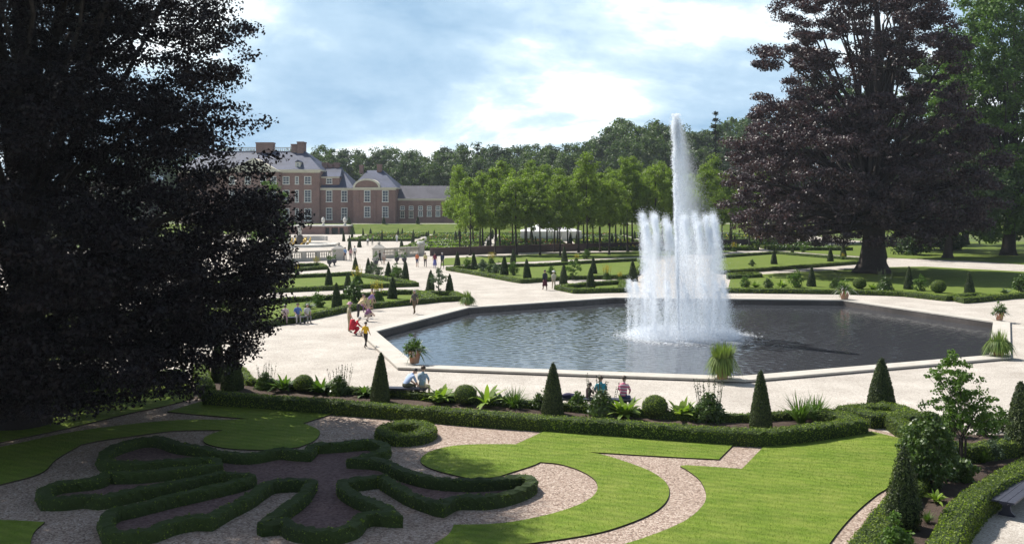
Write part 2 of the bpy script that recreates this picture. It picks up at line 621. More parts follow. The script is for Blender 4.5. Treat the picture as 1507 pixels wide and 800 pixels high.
TERRA = mat_noise('terracotta', (0.36, 0.17, 0.10), (0.47, 0.24, 0.15), 5.0, 0.85, 0.2, 20, 0.01, c3=(0.42, 0.28, 0.20), big=2.0)
WOODD = mat_noise('dark_painted_wood', (0.035, 0.036, 0.05), (0.06, 0.062, 0.085), 9.0, 0.45, 0.15, 30, 0.005)
LEAFG = mat_leaf('leaves_mid_green', (0.055, 0.105, 0.018), (0.11, 0.19, 0.035), 0.3)
LEAFY = mat_leaf('leaves_yellow_green', (0.13, 0.21, 0.03), (0.24, 0.33, 0.06), 0.35)
LEAFD = mat_leaf('leaves_dark_glossy', (0.034, 0.068, 0.016), (0.11, 0.17, 0.042), 0.24, 0.42, spec=0.35)
LEAFB = mat_leaf('leaves_blue_green', (0.07, 0.105, 0.06), (0.13, 0.18, 0.11), 0.2)
LEAFR = mat_leaf('reed_leaves', (0.12, 0.18, 0.04), (0.24, 0.31, 0.09), 0.3)
FLOWY = mat_leaf('yellow_flowers', (0.55, 0.42, 0.02), (0.75, 0.60, 0.06), 0.2, tcol=(1, 1, 0.7))
FLOWW = mat_leaf('white_flowers', (0.6, 0.58, 0.55), (0.8, 0.78, 0.75), 0.2, tcol=(1, 1, 1))
FLOWR = mat_leaf('red_flowers', (0.40, 0.05, 0.05), (0.55, 0.12, 0.10), 0.2, tcol=(1, 0.6, 0.6))
SPIKE = mat_leaf('salvia_spikes', (0.05, 0.07, 0.035), (0.12, 0.12, 0.09), 0.2, tcol=(1, 1, 1))
BARK = mat_noise('grey_bark', (0.045, 0.038, 0.034), (0.095, 0.082, 0.072), 5.0, 0.95, 0.8, 16, 0.05)
BARKD = mat_noise('dark_bark', (0.028, 0.022, 0.020), (0.06, 0.048, 0.042), 5.0, 0.95, 0.8, 16, 0.05)
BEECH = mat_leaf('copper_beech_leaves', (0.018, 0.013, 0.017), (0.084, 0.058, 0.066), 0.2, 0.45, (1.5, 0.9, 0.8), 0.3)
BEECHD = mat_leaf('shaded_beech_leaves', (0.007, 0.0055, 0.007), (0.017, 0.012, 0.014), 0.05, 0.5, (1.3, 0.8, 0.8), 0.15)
OAKL = mat_leaf('grove_leaves', (0.11, 0.165, 0.022), (0.215, 0.285, 0.055), 0.45)
WOODL = [mat_leaf('wood_leaves_a', (0.040, 0.072, 0.022), (0.092, 0.142, 0.040), 0.25),
         mat_leaf('wood_leaves_b', (0.050, 0.086, 0.024), (0.110, 0.162, 0.044), 0.28),
         mat_leaf('wood_leaves_c', (0.028, 0.054, 0.022), (0.068, 0.108, 0.038), 0.22)]
PURPL = mat_leaf('far_copper_leaves', (0.034, 0.022, 0.030), (0.072, 0.048, 0.060), 0.2, 0.4, (1.4, 0.8, 0.9))
FIRL = mat_leaf('fir_needles', (0.014, 0.028, 0.018), (0.034, 0.055, 0.034), 0.1)
BRICK = mat_brick('rose_brick', (0.20, 0.098, 0.08), (0.265, 0.142, 0.115), (0.27, 0.22, 0.195))
BRICKD = mat_brick('dark_garden_brick', (0.075, 0.045, 0.045), (0.11, 0.068, 0.065), (0.12, 0.10, 0.095))
SLATE = mat_noise('blue_grey_slate', (0.034, 0.044, 0.085), (0.060, 0.074, 0.130), 1.2, 0.65, 0.2, 6, 0.02, c3=(0.03, 0.038, 0.07), big=0.25, spec=0.3)
TILE = mat_noise('grey_roof_tile', (0.058, 0.056, 0.075), (0.092, 0.088, 0.11), 1.6, 0.7, 0.2, 6, 0.02, big=0.25)
TRIM = mat_plain('cream_paint', (0.62, 0.57, 0.46), 0.6)
WFRAME = mat_plain('white_window_paint', (0.72, 0.71, 0.66), 0.5)
GLASS = mat_plain('window_glass', (0.05, 0.06, 0.08), 0.12, spec=0.6)
DOORM = mat_plain('dark_green_door', (0.03, 0.045, 0.04), 0.5)
CANVAS = mat_plain('white_canvas', (0.78, 0.78, 0.78), 0.8)
GOLD = mat_plain('gilded_lead', (0.62, 0.42, 0.12), 0.4, metal=0.6)

# ================================================================== camera, sky, sun
cam_d = bpy.data.cameras.new('camera')
cam_d.sensor_width = 36.0
cam_d.lens = F0 / 1507.0 * 36.0
cam_d.shift_y = -100.0 / 1507.0
cam_d.clip_start = 0.3
cam_d.clip_end = 9000
cam = bpy.data.objects.new('camera', cam_d)
COL.objects.link(cam)
cam.location = (0, 0, CH)
cam.rotation_euler = (PI / 2, 0, 0)
SC.camera = cam

EL = math.radians(50)
SAZ = math.atan2(-0.75, 0.66)                   # where the sun stands: left of the view and beyond
sdir = Vector((math.sin(SAZ) * math.cos(EL), math.cos(SAZ) * math.cos(EL), math.sin(EL)))
sl = bpy.data.lights.new('sun', 'SUN')
sl.energy = 5.0
sl.angle = math.radians(0.5)
sl.color = (1.0, 0.955, 0.88)
so = bpy.data.objects.new('sun', sl)
COL.objects.link(so)
so.rotation_euler = (-sdir).to_track_quat('-Z', 'Y').to_euler()
so.location = (-60, 60, 90)

W = bpy.data.worlds.new('World')
SC.world = W
W.use_nodes = True
nt = W.node_tree
nt.nodes.clear()
wo = N(nt, 'ShaderNodeOutputWorld')
bg = N(nt, 'ShaderNodeBackground', i_Strength=0.061)
sky = N(nt, 'ShaderNodeTexSky', sky_type='NISHITA', sun_disc=False, sun_elevation=EL, sun_rotation=SAZ, air_density=1.0, dust_density=0.8, ozone_density=1.5)
tc = N(nt, 'ShaderNodeTexCoord')
sp = N(nt, 'ShaderNodeSeparateXYZ')
L(nt, tc.outputs['Generated'], sp.inputs[0])
zz = N(nt, 'ShaderNodeMath', operation='MAXIMUM')
L(nt, sp.outputs[2], zz.inputs[0])
zz.inputs[1].default_value = 0.0
za = N(nt, 'ShaderNodeMath', operation='ADD')
L(nt, zz.outputs[0], za.inputs[0])
za.inputs[1].default_value = 0.30
dx = N(nt, 'ShaderNodeMath', operation='DIVIDE')
L(nt, sp.outputs[0], dx.inputs[0]); L(nt, za.outputs[0], dx.inputs[1])
dy = N(nt, 'ShaderNodeMath', operation='DIVIDE')
L(nt, sp.outputs[1], dy.inputs[0]); L(nt, za.outputs[0], dy.inputs[1])
cv = N(nt, 'ShaderNodeCombineXYZ')
L(nt, dx.outputs[0], cv.inputs[0]); L(nt, dy.outputs[0], cv.inputs[1])
CLOUD_OFF = (6.1, 2.1, 0.0)


def cloud_noise(scale, detail, rough, off, dist=0.0):
    mp = N(nt, 'ShaderNodeMapping')
    mp.inputs['Location'].default_value = off
    L(nt, cv.outputs[0], mp.inputs['Vector'])
    n = N(nt, 'ShaderNodeTexNoise', i_Scale=scale, i_Detail=detail, i_Roughness=rough, i_Distortion=dist)
    L(nt, mp.outputs[0], n.inputs['Vector'])
    return n.outputs['Fac']


# clouds: white sunlit heaps over blue-grey bases, small openings of blue
base = cloud_noise(1.25, 9.0, 0.58, CLOUD_OFF, 0.25)
fine = cloud_noise(4.5, 8.0, 0.6, (1.0, 4.0, 0.0), 0.3)
bs_ = N(nt, 'ShaderNodeMath', operation='MULTIPLY_ADD')
L(nt, fine, bs_.inputs[0])
bs_.inputs[1].default_value = 0.22
L(nt, base, bs_.inputs[2])
tone = ramp(nt, bs_.outputs[0], [(0.46, (4.2, 6.5, 9.0)), (0.57, (6.1, 8.4, 10.6)), (0.64, (8.7, 10.8, 12.4)), (0.69, (13.6, 14.6, 15.2)), (0.8, (16.0, 16.0, 16.0))])
cover = cloud_noise(0.7, 6.0, 0.6, (7.3, -2.2, 0.0), 0.2)
cf = ramp(nt, cover, [(0.30, (0, 0, 0)), (0.42, (1, 1, 1))])
# cloud bank hangs low; unseen overhead, thinned to open blue to cut fill light
hi = N(nt, 'ShaderNodeMapRange')
hi.inputs['From Min'].default_value = 0.22
hi.inputs['From Max'].default_value = 0.50
hi.inputs['To Min'].default_value = 1.0
hi.inputs['To Max'].default_value = 0.12
L(nt, sp.outputs[2], hi.inputs['Value'])
cfh = N(nt, 'ShaderNodeMath', operation='MULTIPLY')
L(nt, cf.outputs[0], cfh.inputs[0]); L(nt, hi.outputs[0], cfh.inputs[1])
skyc = mixc(nt, cfh.outputs[0], sky.outputs[0], tone.outputs[0])
L(nt, skyc, bg.inputs[0])
L(nt, bg.outputs[0], wo.inputs[0])

SC.view_settings.view_transform = 'Standard'
SC.view_settings.look = 'None'
SC.view_settings.exposure = 0.6
SC.view_settings.gamma = 1.0
SC.cycles.max_bounces = 6
SC.cycles.diffuse_bounces = 3
SC.cycles.transparent_max_bounces = 40
SC.cycles.use_denoising = True
SC.cycles.caustics_reflective = False
SC.cycles.caustics_refractive = False

# ================================================================== ground
POOL = g2([(612, 536), (553, 487), (690, 452), (905, 437.5), (1240, 441), (1462, 473), (1456, 522), (1085, 553)], 0.15)
PC = np.mean(POOL, axis=0)


def offset_poly(P, d):
    """outward offset of a convex outline around its centre"""
    n, out = len(P), []
    c = np.mean(P, axis=0)
    lines = []
    for i in range(n):
        a, b = np.array(P[i]), np.array(P[(i + 1) % n])
        t = (b - a) / np.linalg.norm(b - a)
        m = np.array((t[1], -t[0]))
        if m @ ((a + b) / 2 - c) < 0:
            m = -m
        lines.append((a + m * d, t))
    for i in range(n):
        (p, t), (q, u) = lines[i - 1], lines[i]
        A = np.array([[t[0], -u[0]], [t[1], -u[1]]])
        s = np.linalg.solve(A, q - p)
        out.append(tuple(p + t * s[0]))
    return out


POOL_OUT = offset_poly(POOL, 0.95)
POOL_MID = offset_poly(POOL, 0.02)
big = [(-4000, -600), (4000, -600), (4000, 6000), (-4000, 6000)]
struct(MB().add(*slab(big, 0, 0, [POOL_OUT]), EARTH).build('ground'))
plaza = [(-75, 8), (78, 8), (78, 168), (43, 191), (-11.9, 164), (-75, 160)]
struct(MB().add(*slab(plaza, 0.004, 0.004, [POOL_OUT]), GRAV).build('gravel_plaza'))
struct(MB().add(*slab([(-75, 160.2), (-11.9, 164.2), (43, 191.2), (75, 191), (75, 268), (-75, 268)], 0.004, 0.004), GRAV).build('lower_garden_gravel'))
PEBBLE = g2([(-260, 578), (0, 577), (276, 566), (284, 583), (302, 586), (560, 604), (880, 628), (1129, 646), (1275, 629), (1345, 644), (1335, 690), (1310, 735), (1262, 800), (1240, 900), (-260, 900)])
struct(MB().add(*slab(PEBBLE, 0.008, 0.008), PEB).build('pebble_path'))

# the basin: coping, walls, floor; then its water
bs = thing('stone_basin', (float(PC[0]), float(PC[1]), 0), 'octagonal stone rim around the large fountain pond', 'pond rim')
off = (-float(PC[0]), -float(PC[1]))
P0 = [(x + off[0], y + off[1]) for x, y in POOL]
P1 = [(x + off[0], y + off[1]) for x, y in POOL_OUT]
P2 = [(x + off[0], y + off[1]) for x, y in offset_poly(POOL, -0.02)]
P3 = [(x + off[0], y + off[1]) for x, y in offset_poly(POOL, 1.0)]
MB().add(*slab(P3, 0.06, 0.15, [P2]), STONE).build('coping', bs)
MB().add(*slab(P1, -1.3, 0.057, [P0]), DARKST).build('basin_wall', bs)
MB().add(*slab(P1, -1.4, -1.303), DARKST).build('basin_floor', bs)

m, nt2, out = new_mat('pond_water')
tcw = N(nt2, 'ShaderNodeTexCoord')
w1 = N(nt2, 'ShaderNodeTexNoise', i_Scale=9.0, i_Detail=4.0, i_Roughness=0.6)
L(nt2, tcw.outputs['Object'], w1.inputs['Vector'])
b = N(nt2, 'ShaderNodeBump', i_Strength=0.2, i_Distance=0.01)
L(nt2, w1.outputs['Fac'], b.inputs['Height'])
p = N(nt2, 'ShaderNodeBsdfPrincipled', i_Roughness=0.05)
p.inputs['Base Color'].default_value = (0.044, 0.047, 0.054, 1)
p.inputs['IOR'].default_value = 1.40
L(nt2, b.outputs[0], p.inputs['Normal'])
L(nt2, p.outputs[0], out.inputs[0])
# the rippled surface itself: crossing wave trains and a choppy grid
rw = np.random.RandomState(4)
PA = np.array(POOL_MID)
gx = np.arange(PA[:, 0].min(), PA[:, 0].max(), 0.09)
gy = np.arange(PA[:, 1].min(), PA[:, 1].max(), 0.10)
GX, GY = np.meshgrid(gx, gy)
ins = np.ones_like(GX, bool)
for i in range(len(PA)):
    a_, b_ = PA[i], PA[(i + 1) % len(PA)]
    cr_ = (b_[0] - a_[0]) * (GY - a_[1]) - (b_[1] - a_[1]) * (GX - a_[0])
    cc_ = (b_[0] - a_[0]) * (PC[1] - a_[1]) - (b_[1] - a_[1]) * (PC[0] - a_[0])
    ins &= cr_ * np.sign(cc_) > -0.25
FC = at(999, 487)[:2]
rad_ = np.hypot(GX - FC[0], GY - FC[1])
amp = 0.55 + 0.75 * np.exp(-((rad_ - 3) / 10.0) ** 2)
Z = np.zeros_like(GX)
for k in range(46):
    lam = rw.uniform(0.26, 0.72)
    th = rw.normal(0.35, 0.95)
    kx, ky = 2 * PI / lam * math.sin(th), 2 * PI / lam * math.cos(th)
    ph = rw.uniform(0, 2 * PI)
    wx_, wy_ = rw.uniform(0.05, 0.3, 2)
    Z += 0.0018 * lam * np.sin(kx * GX + ky * GY + ph + 1.6 * np.sin(wx_ * GX + ph) + 1.6 * np.sin(wy_ * GY - ph))
Z = Z * amp
idm = -np.ones(GX.shape, int)
idm[ins] = np.arange(ins.sum())
q = np.stack([idm[:-1, :-1], idm[:-1, 1:], idm[1:, 1:], idm[1:, :-1]], -1).reshape(-1, 4)
q = q[(q >= 0).all(1)]
vw = np.stack([GX[ins], GY[ins], Z[ins] - 0.32], 1)
struct(MB().add(vw, q, m).build('pond_water', smooth=True))

# ------------------------------------------------------------------ lawns of the near parterre
_lawn_n = [0]


EDGE = mat_noise('cut_turf_edge', (0.03, 0.026, 0.014), (0.06, 0.045, 0.025), 20.0, 0.95, 0.5)


def blades_on(mb, pts, dens, h, mat, z, cap=40000):
    """short blades of grass over an outline"""
    v, f = slab(pts, z, z)
    v = np.asarray(v, float)
    t = np.array(f)
    a, b_, c = v[t[:, 0]], v[t[:, 1]], v[t[:, 2]]
    ar = np.abs((b_[:, 0] - a[:, 0]) * (c[:, 1] - a[:, 1]) - (b_[:, 1] - a[:, 1]) * (c[:, 0] - a[:, 0])) / 2
    n = int(min(cap, ar.sum() * dens))
    i = R.choice(len(t), n, p=ar / ar.sum())
    r1, r2 = np.sqrt(R.rand(n)), R.rand(n)
    p = (1 - r1)[:, None] * a[i] + (r1 * (1 - r2))[:, None] * b_[i] + (r1 * r2)[:, None] * c[i]
    d = R.normal(size=(n, 3)) * 0.5
    d[:, 2] = np.abs(d[:, 2]) * 0.4 + 1
    w = R.normal(size=(n, 3)); w[:, 2] = 0
    w /= np.linalg.norm(w, axis=1, keepdims=True)
    hh = (h * (0.6 + 0.8 * R.rand(n)))[:, None]
    V = np.stack([p - w * hh * 0.22, p + w * hh * 0.22, p + d * hh], 1).reshape(-1, 3)
    mb.add(V, np.arange(3 * n).reshape(n, 3), mat)


BLADE = mat_leaf('grass_blades', (0.105, 0.175, 0.02), (0.19, 0.27, 0.04), 0.3, 0.7)


def lawn(name, px, label, mat=LAWN, z=0.05, blades=0, sub=6, corner=38, cat='lawn', gpts=None):
    pts = gpts if gpts is not None else g2(px, z)
    pts = [tuple(p) for p in smooth_line(pts, True, corner, sub)] if sub > 1 else pts
    c = np.mean(pts, axis=0)
    mb = MB()
    v, f = slab(pts, 0.0, z)
    top = [q for q in f if len(q) == 3]
    sid = [q for q in f if len(q) == 4]
    mb.add(v, top, mat)
    mb.add(v, sid, EDGE)
    if blades:
        blades_on(mb, pts, blades * 2, 0.022, BLADE, z, 70000)
    o = mb.build(name, origin=(float(c[0]), float(c[1]), 0))
    o['kind'] = 'structure'
    return o


LR = [(1130, 650), (1200, 642), (1282, 634), (1300, 638), (1339, 648), (1336, 672), (1312, 711), (1290, 727), (1267, 746), (1245, 768), (1222, 797), (1205, 825), (1180, 900), (640, 900), (760, 842), (860, 815), (920, 799), (968, 783), (1010, 764), (1034, 743), (1039, 726), (1031, 707), (1016, 694), (1001, 685), (1009, 683.5), (1092, 689)]
lawn('lawn', LR, '', blades=260)
LM = [(807, 631), (900, 635), (1000, 641), (1085, 648), (1058, 675), (980, 671), (864, 664), (890, 669), (925, 680), (956, 692), (978, 707), (985, 723), (977, 741), (950, 759), (895, 779), (840, 790), (775, 799), (640, 818), (560, 900), (520, 900), (590, 830), (636, 801), (660, 785), (668, 771), (720, 770), (765, 765), (822, 752), (861, 737), (878, 722), (876, 706), (855, 692), (824, 682), (795, 679), (784, 684), (756, 693), (728, 701), (690, 703), (648, 693), (625, 684), (619, 675), (632, 664), (662, 656), (700, 653), (759, 653)]
lawn('lawn', LM, '', blades=260)
LL = [(303, 588), (400, 596), (500, 605), (446, 622), (464, 629), (471, 636), (462, 648), (440, 657), (400, 661), (350, 660), (318, 656), (301, 650), (301, 643), (313, 637), (329, 632), (260, 633), (200, 640), (150, 647), (120, 653), (84, 674), (60, 695), (0, 712), (-120, 740), (-120, 680), (0, 657), (105, 635), (195, 623), (270, 617), (335, 617), (366, 615.5), (300, 610), (246, 605)]
lawn('lawn', LL, '', blades=200)
lawn('lawn', [(276, 562), (284, 583), (240, 597), (192, 607), (105, 628), (0, 650), (-200, 690), (-200, 590), (0, 577)], '', blades=120)
lawn('lawn', [(-80, 764), (0, 764), (66, 767), (48, 786), (40, 830), (20, 900), (-80, 900)], '', blades=100)

# crushed-brick floor of the scroll, outlined by the box hedge
BROD = [(452, 661), (434, 660), (410, 658), (368, 665), (320, 661), (290, 654), (262, 650), (236, 642), (210, 642), (185, 648), (165, 655), (154, 664), (156, 675), (200, 677), (255, 674), (300, 671), (317, 671), (320, 679),
        (300, 682), (255, 687), (200, 692), (157, 692), (142, 700), (90, 706), (65, 716), (69, 729), (95, 729), (126, 726), (150, 728), (210, 715), (260, 706), (300, 697), (331, 692), (371, 697),
        (350, 704), (320, 711), (290, 718), (250, 727), (200, 739), (168, 746), (157, 758), (158, 771), (168, 778), (216, 776), (252, 764), (285, 757), (308, 757), (335, 742), (365, 727), (395, 707), (428, 703), (459, 704),
        (450, 718), (437, 730), (410, 748), (388, 765), (420, 762), (436, 772), (484, 777), (518, 769), (532, 755), (550, 750), (582, 753), (556, 737), (529, 727), (507, 714), (504, 705), (526, 702), (562, 697), (586, 712), (610, 725), (649, 738), (672, 728), (720, 727), (760, 718), (782, 706), (776, 697), (760, 698), (722, 702), (680, 703), (640, 700), (612, 694), (585, 685), (562, 674), (522, 671), (548, 664), (567, 657), (562, 650), (544, 645), (505, 648), (462, 651)]
bp = g2(BROD, 0.36)
fl = [tuple(q) for q in smooth_line(bp, True, 60, 4)]
struct(MB().add(*slab(fl, 0.02, 0.02), MULCH).build('crushed_brick_bed'))
hedge('box_hedge', bp, 0.33, 0.33, BOXC, BOXL, 'low clipped box hedge curling into a scroll of fingers on dark crushed brick', closed=True, corner=60, sub=5, dens=700, leaf=0.075, step=0.11)
cx_, cy_ = at(597, 629, 0.36)[:2]
hedge('box_hedge', [(cx_ + 0.78 * math.cos(a), cy_ + 1.0 * math.sin(a)) for a in np.linspace(0, 2 * PI, 20, endpoint=False)], 0.5, 0.36, BOXC, BOXL, 'small oval ring of box hedge alone on the pebbles beside the scroll', closed=True, corner=90, dens=700, leaf=0.05, step=0.12)

# the long bed between the parterre and the pond
struct(MB().add(*slab(g2([(305, 574), (560, 596), (880, 620), (1129, 636), (1262, 622), (1262, 612), (1205, 603), (1135, 610), (1060, 613), (800, 599), (574, 579), (370, 562), (345, 538), (297, 538)]), 0.03, 0.03), SOIL).build('flower_bed_soil'))
front = [(305, 576), (430, 585), (560, 594), (700, 605), (880, 617.5), (1000, 626), (1100, 632), (1129, 633), (1180, 628), (1262, 616.5), (1240, 607), (1210, 601.5)]
hedge('box_hedge', g2(front, 0.5), 0.62, 0.5, BOXC, BOXL, 'long straight low box hedge along the near side of the planted bed', corner=25, sub=3, dens=480, leaf=0.055)
rear = [(1207, 601.5), (1135, 607), (1060, 609), (930, 601), (800, 591), (640, 579), (574, 574), (470, 566), (368, 557), (350, 538), (326, 533)]
hedge('box_hedge', g2(rear, 0.3), 0.4, 0.3, BOXC, BOXL, 'rear box hedge of the planted bed, behind the yew cones and facing the pond', corner=25, sub=3, dens=420, leaf=0.055)
hedge('box_hedge', g2([(305, 568), (299, 552), (295, 535)], 0.5), 0.6, 0.5, BOXC, BOXL, 'short box hedge closing the left end of the long planted bed', corner=25, sub=3, dens=420, leaf=0.055)
hedge('box_hedge', g2([(1248, 598), (1285, 607.5), (1345, 604.5), (1312, 594)], 0.5), 0.6, 0.5, BOXC, BOXL, 'square box hedge enclosing the broad yew cone right of the long bed', closed=True, corner=25, sub=3, dens=480, leaf=0.055)
hedge('box_hedge', g2([(1374, 607), (1316, 611), (1345, 629), (1392, 650), (1430, 655), (1470, 649), (1540, 640)], 0.5), 0.6, 0.5, BOXC, BOXL, 'box hedge winding behind the glossy round shrub and the small tree', corner=50, sub=4, dens=480, leaf=0.055)
struct(MB().add(*slab(g2([(1236, 900), (1252, 830), (1262, 800), (1318, 722), (1340, 652), (1325, 618), (1378, 611), (1430, 640), (1560, 640), (1560, 668), (1507, 690), (1435, 725), (1400, 760), (1385, 800), (1370, 900)]), 0.02, 0.02), SOIL).build('shrub_bed_soil'))
hedge('box_hedge', g2([(1376, 830), (1388, 797), (1413, 748), (1445, 718), (1485, 694), (1540, 664)], 0.6), 0.62, 0.6, BOXC, BOXL, 'thick curved box hedge beside the dark garden bench', corner=60, dens=700, leaf=0.05)
hedge('box_hedge', g2([(1262, 830), (1272, 800), (1296, 766), (1332, 722), (1350, 697)], 0.3), 0.66, 0.3, BOXC, BOXL, 'low mown box strip along the pebble path under the dark pointed cypress', corner=60, dens=700, leaf=0.05)

# left: hedges and grass glimpsed under the copper beech
hedge('box_hedge', g2([(-150, 568), (0, 563), (130, 556), (272, 546)], 0.5), 0.8, 0.55, BOXC, BOXL, 'straight box hedge under the dark beech, at the edge of the shaded grass', corner=30, sub=3, dens=260, leaf=0.07)
lawn('lawn', [(-150, 530), (0, 524), (265, 508), (258, 520), (0, 538), (-150, 545)], '', mat=GRASS, sub=1)
hedge('box_hedge', g2([(-150, 522), (0, 516), (262, 500)], 0.5), 0.8, 0.5, BOXC, BOXL, 'box hedge seen through the lowest leaves of the dark beech, farther from the shaded grass', corner=30, sub=3, dens=200, leaf=0.07)
lawn('lawn', [(-150, 505), (0, 500), (300, 478), (380, 474), (400, 466), (300, 455), (-150, 460)], '', mat=GRASS, sub=1)

# ------------------------------------------------------------------ beds beyond the pond
far_leaf = dict(dens=90, leaf=0.11, step=0.4, corner=20, sub=2)


def bed(label, px, hh=0.42, w=0.75, grass=True, inset=True, z=0.4):
    P = g2(px, z)
    hedge('box_hedge', P, w, hh, BOXC, BOXL, label, closed=True, **far_leaf)
    if grass:
        o = MB().add(*slab(P, 0.05, 0.05), GRASS).build('lawn')
        o['kind'] = 'structure'


bed('box hedge around the bed left of the pond, behind the seated visitors', [(300, 484), (430, 466), (511, 450), (548, 446), (636, 438), (612, 427), (583, 427), (523, 432), (430, 438), (300, 446)])
bed('box hedge around the small corner bed with two cones and a lollipop tree', [(645, 437), (680, 435), (667, 429), (640, 428), (622, 428)])
bed('box hedge around the middle left bed with yellow flowers', [(300, 428), (480, 421), (553, 417.5), (610, 415.5), (590, 411), (516, 400), (506, 401), (437, 404), (300, 408)])
bed('box hedge around the far left bed below the balustrade', [(405, 396), (440, 394), (478, 391.5), (470, 387), (430, 389), (405, 391)])
bed('box hedge along the diagonal gravel walk right of the standing group', [(661, 393), (700, 399), (757, 409), (770, 411), (834, 406), (927, 404.5), (948, 388), (940, 380), (860, 384), (790, 388), (720, 389)])
bed('box hedge around the low bed with cones behind the strolling couple', [(822, 420), (848, 425), (915, 423.5), (918, 412), (860, 416)])
bed('box hedge around the bed seen right of the fountain under the purple beech', [(1060, 398), (1110, 395), (1180, 390), (1263, 384), (1301, 381.5), (1217, 376), (1142, 370), (1056, 376), (1050, 390)])
bed('short box hedge piece right of the fountain jets', [(1075, 405), (1117, 403), (1112, 400.5), (1075, 402)], grass=False)
struct(MB().add(*slab(g2([(1070, 431), (1233, 432), (1330, 436), (1400, 443), (1420, 446), (1455, 443), (1507, 438), (1620, 433), (1620, 402), (1507, 400), (1360, 392.5), (1302, 393.5), (1120, 404), (1075, 411)]), 0.05, 0.05), GRASS).build('lawn'))
hedge('box_hedge', g2([(1060, 424), (1233, 426), (1330, 429), (1398, 436), (1400, 431), (1330, 424.5)], 0.4)[:4], 0.9, 0.4, BOXC, BOXL, 'long box hedge along the far side of the pond below the purple beech', **far_leaf)
hedge('box_hedge', g2([(1402, 434), (1420, 438.5), (1455, 435.5), (1440, 431)], 0.4), 0.8, 0.42, BOXC, BOXL, 'small square box hedge at the foot of a cone, far right of the pond', closed=True, **far_leaf)
hedge('box_hedge', g2([(1458, 435), (1507, 431), (1600, 427)], 0.4), 0.9, 0.42, BOXC, BOXL, 'box hedge leaving the picture behind the terracotta pots on the right', **far_leaf)
# park lawn right of the beech, behind the curving path
struct(MB().add(*slab(g2([(1305, 379.5), (1435, 384.5), (1507, 389.5), (1640, 396), (1640, 356), (1270, 356), (1240, 362), (1140, 366), (1150, 369), (1222, 375)]), 0.05, 0.05), GRASS).build('lawn'))
# grass strip before the garden wall
struct(MB().add(*slab(g2([(648, 391), (720, 387.5), (940, 378), (1056, 373), (1090, 368), (940, 370), (800, 374), (655, 380)]), 0.05, 0.05), GRASS).build('lawn'))

# brick garden wall
wp = [at(634, 376.5)[:2], at(800, 370.5)[:2], at(940, 366.5)[:2], at(1100, 361.5)[:2]]
wmb, cmb = MB(), MB()
o0 = wp[0]
for (x0, y0), (x1, y1) in zip(wp[:-1], wp[1:]):
    t = np.array((x1 - x0, y1 - y0)); t /= np.linalg.norm(t)
    nn = np.array((-t[1], t[0])) * 0.25
    q = [(x0 - nn[0] - o0[0], y0 - nn[1] - o0[1]), (x1 - nn[0] - o0[0], y1 - nn[1] - o0[1]), (x1 + nn[0] - o0[0], y1 + nn[1] - o0[1]), (x0 + nn[0] - o0[0], y0 + nn[1] - o0[1])]
    wmb.add(*slab(q, 0, 1.12), BRICKD)
    n3 = nn * 1.35
    q = [(x0 - n3[0] - o0[0], y0 - n3[1] - o0[1]), (x1 - n3[0] - o0[0], y1 - n3[1] - o0[1]), (x1 + n3[0] - o0[0], y1 + n3[1] - o0[1]), (x0 + n3[0] - o0[0], y0 + n3[1] - o0[1])]
    cmb.add(*slab(q, 1.123, 1.24), BRICKD)
gw = thing('garden_wall', (o0[0], o0[1], 0), 'long low dark brick wall behind the trunks of the young grove', 'wall')
wmb.build('brick_face', gw)
cmb.build('coping', gw)

# terrace bank and lower-garden parterre
bank = [(-95, 270, 0.02), (140, 270, 0.02), (140, 276, 2.6), (-95, 276, 2.6), (140, 420, 2.6), (-95, 420, 2.6), (-95, 271, 0.02), (140, 271, 0.02)]
struct(MB().add(bank[:4], [(0, 1, 2, 3)], GRASS).build('terrace_bank'))
struct(MB().add([bank[3], bank[2], bank[4], bank[5]], [(0, 1, 2, 3)], EARTH).build('palace_terrace'))
struct(MB().add(*slab([(-95, 276.0), (140, 276.0), (140, 281.5), (-95, 281.5)], 2.604, 2.604), GRAV).build('terrace_path'))

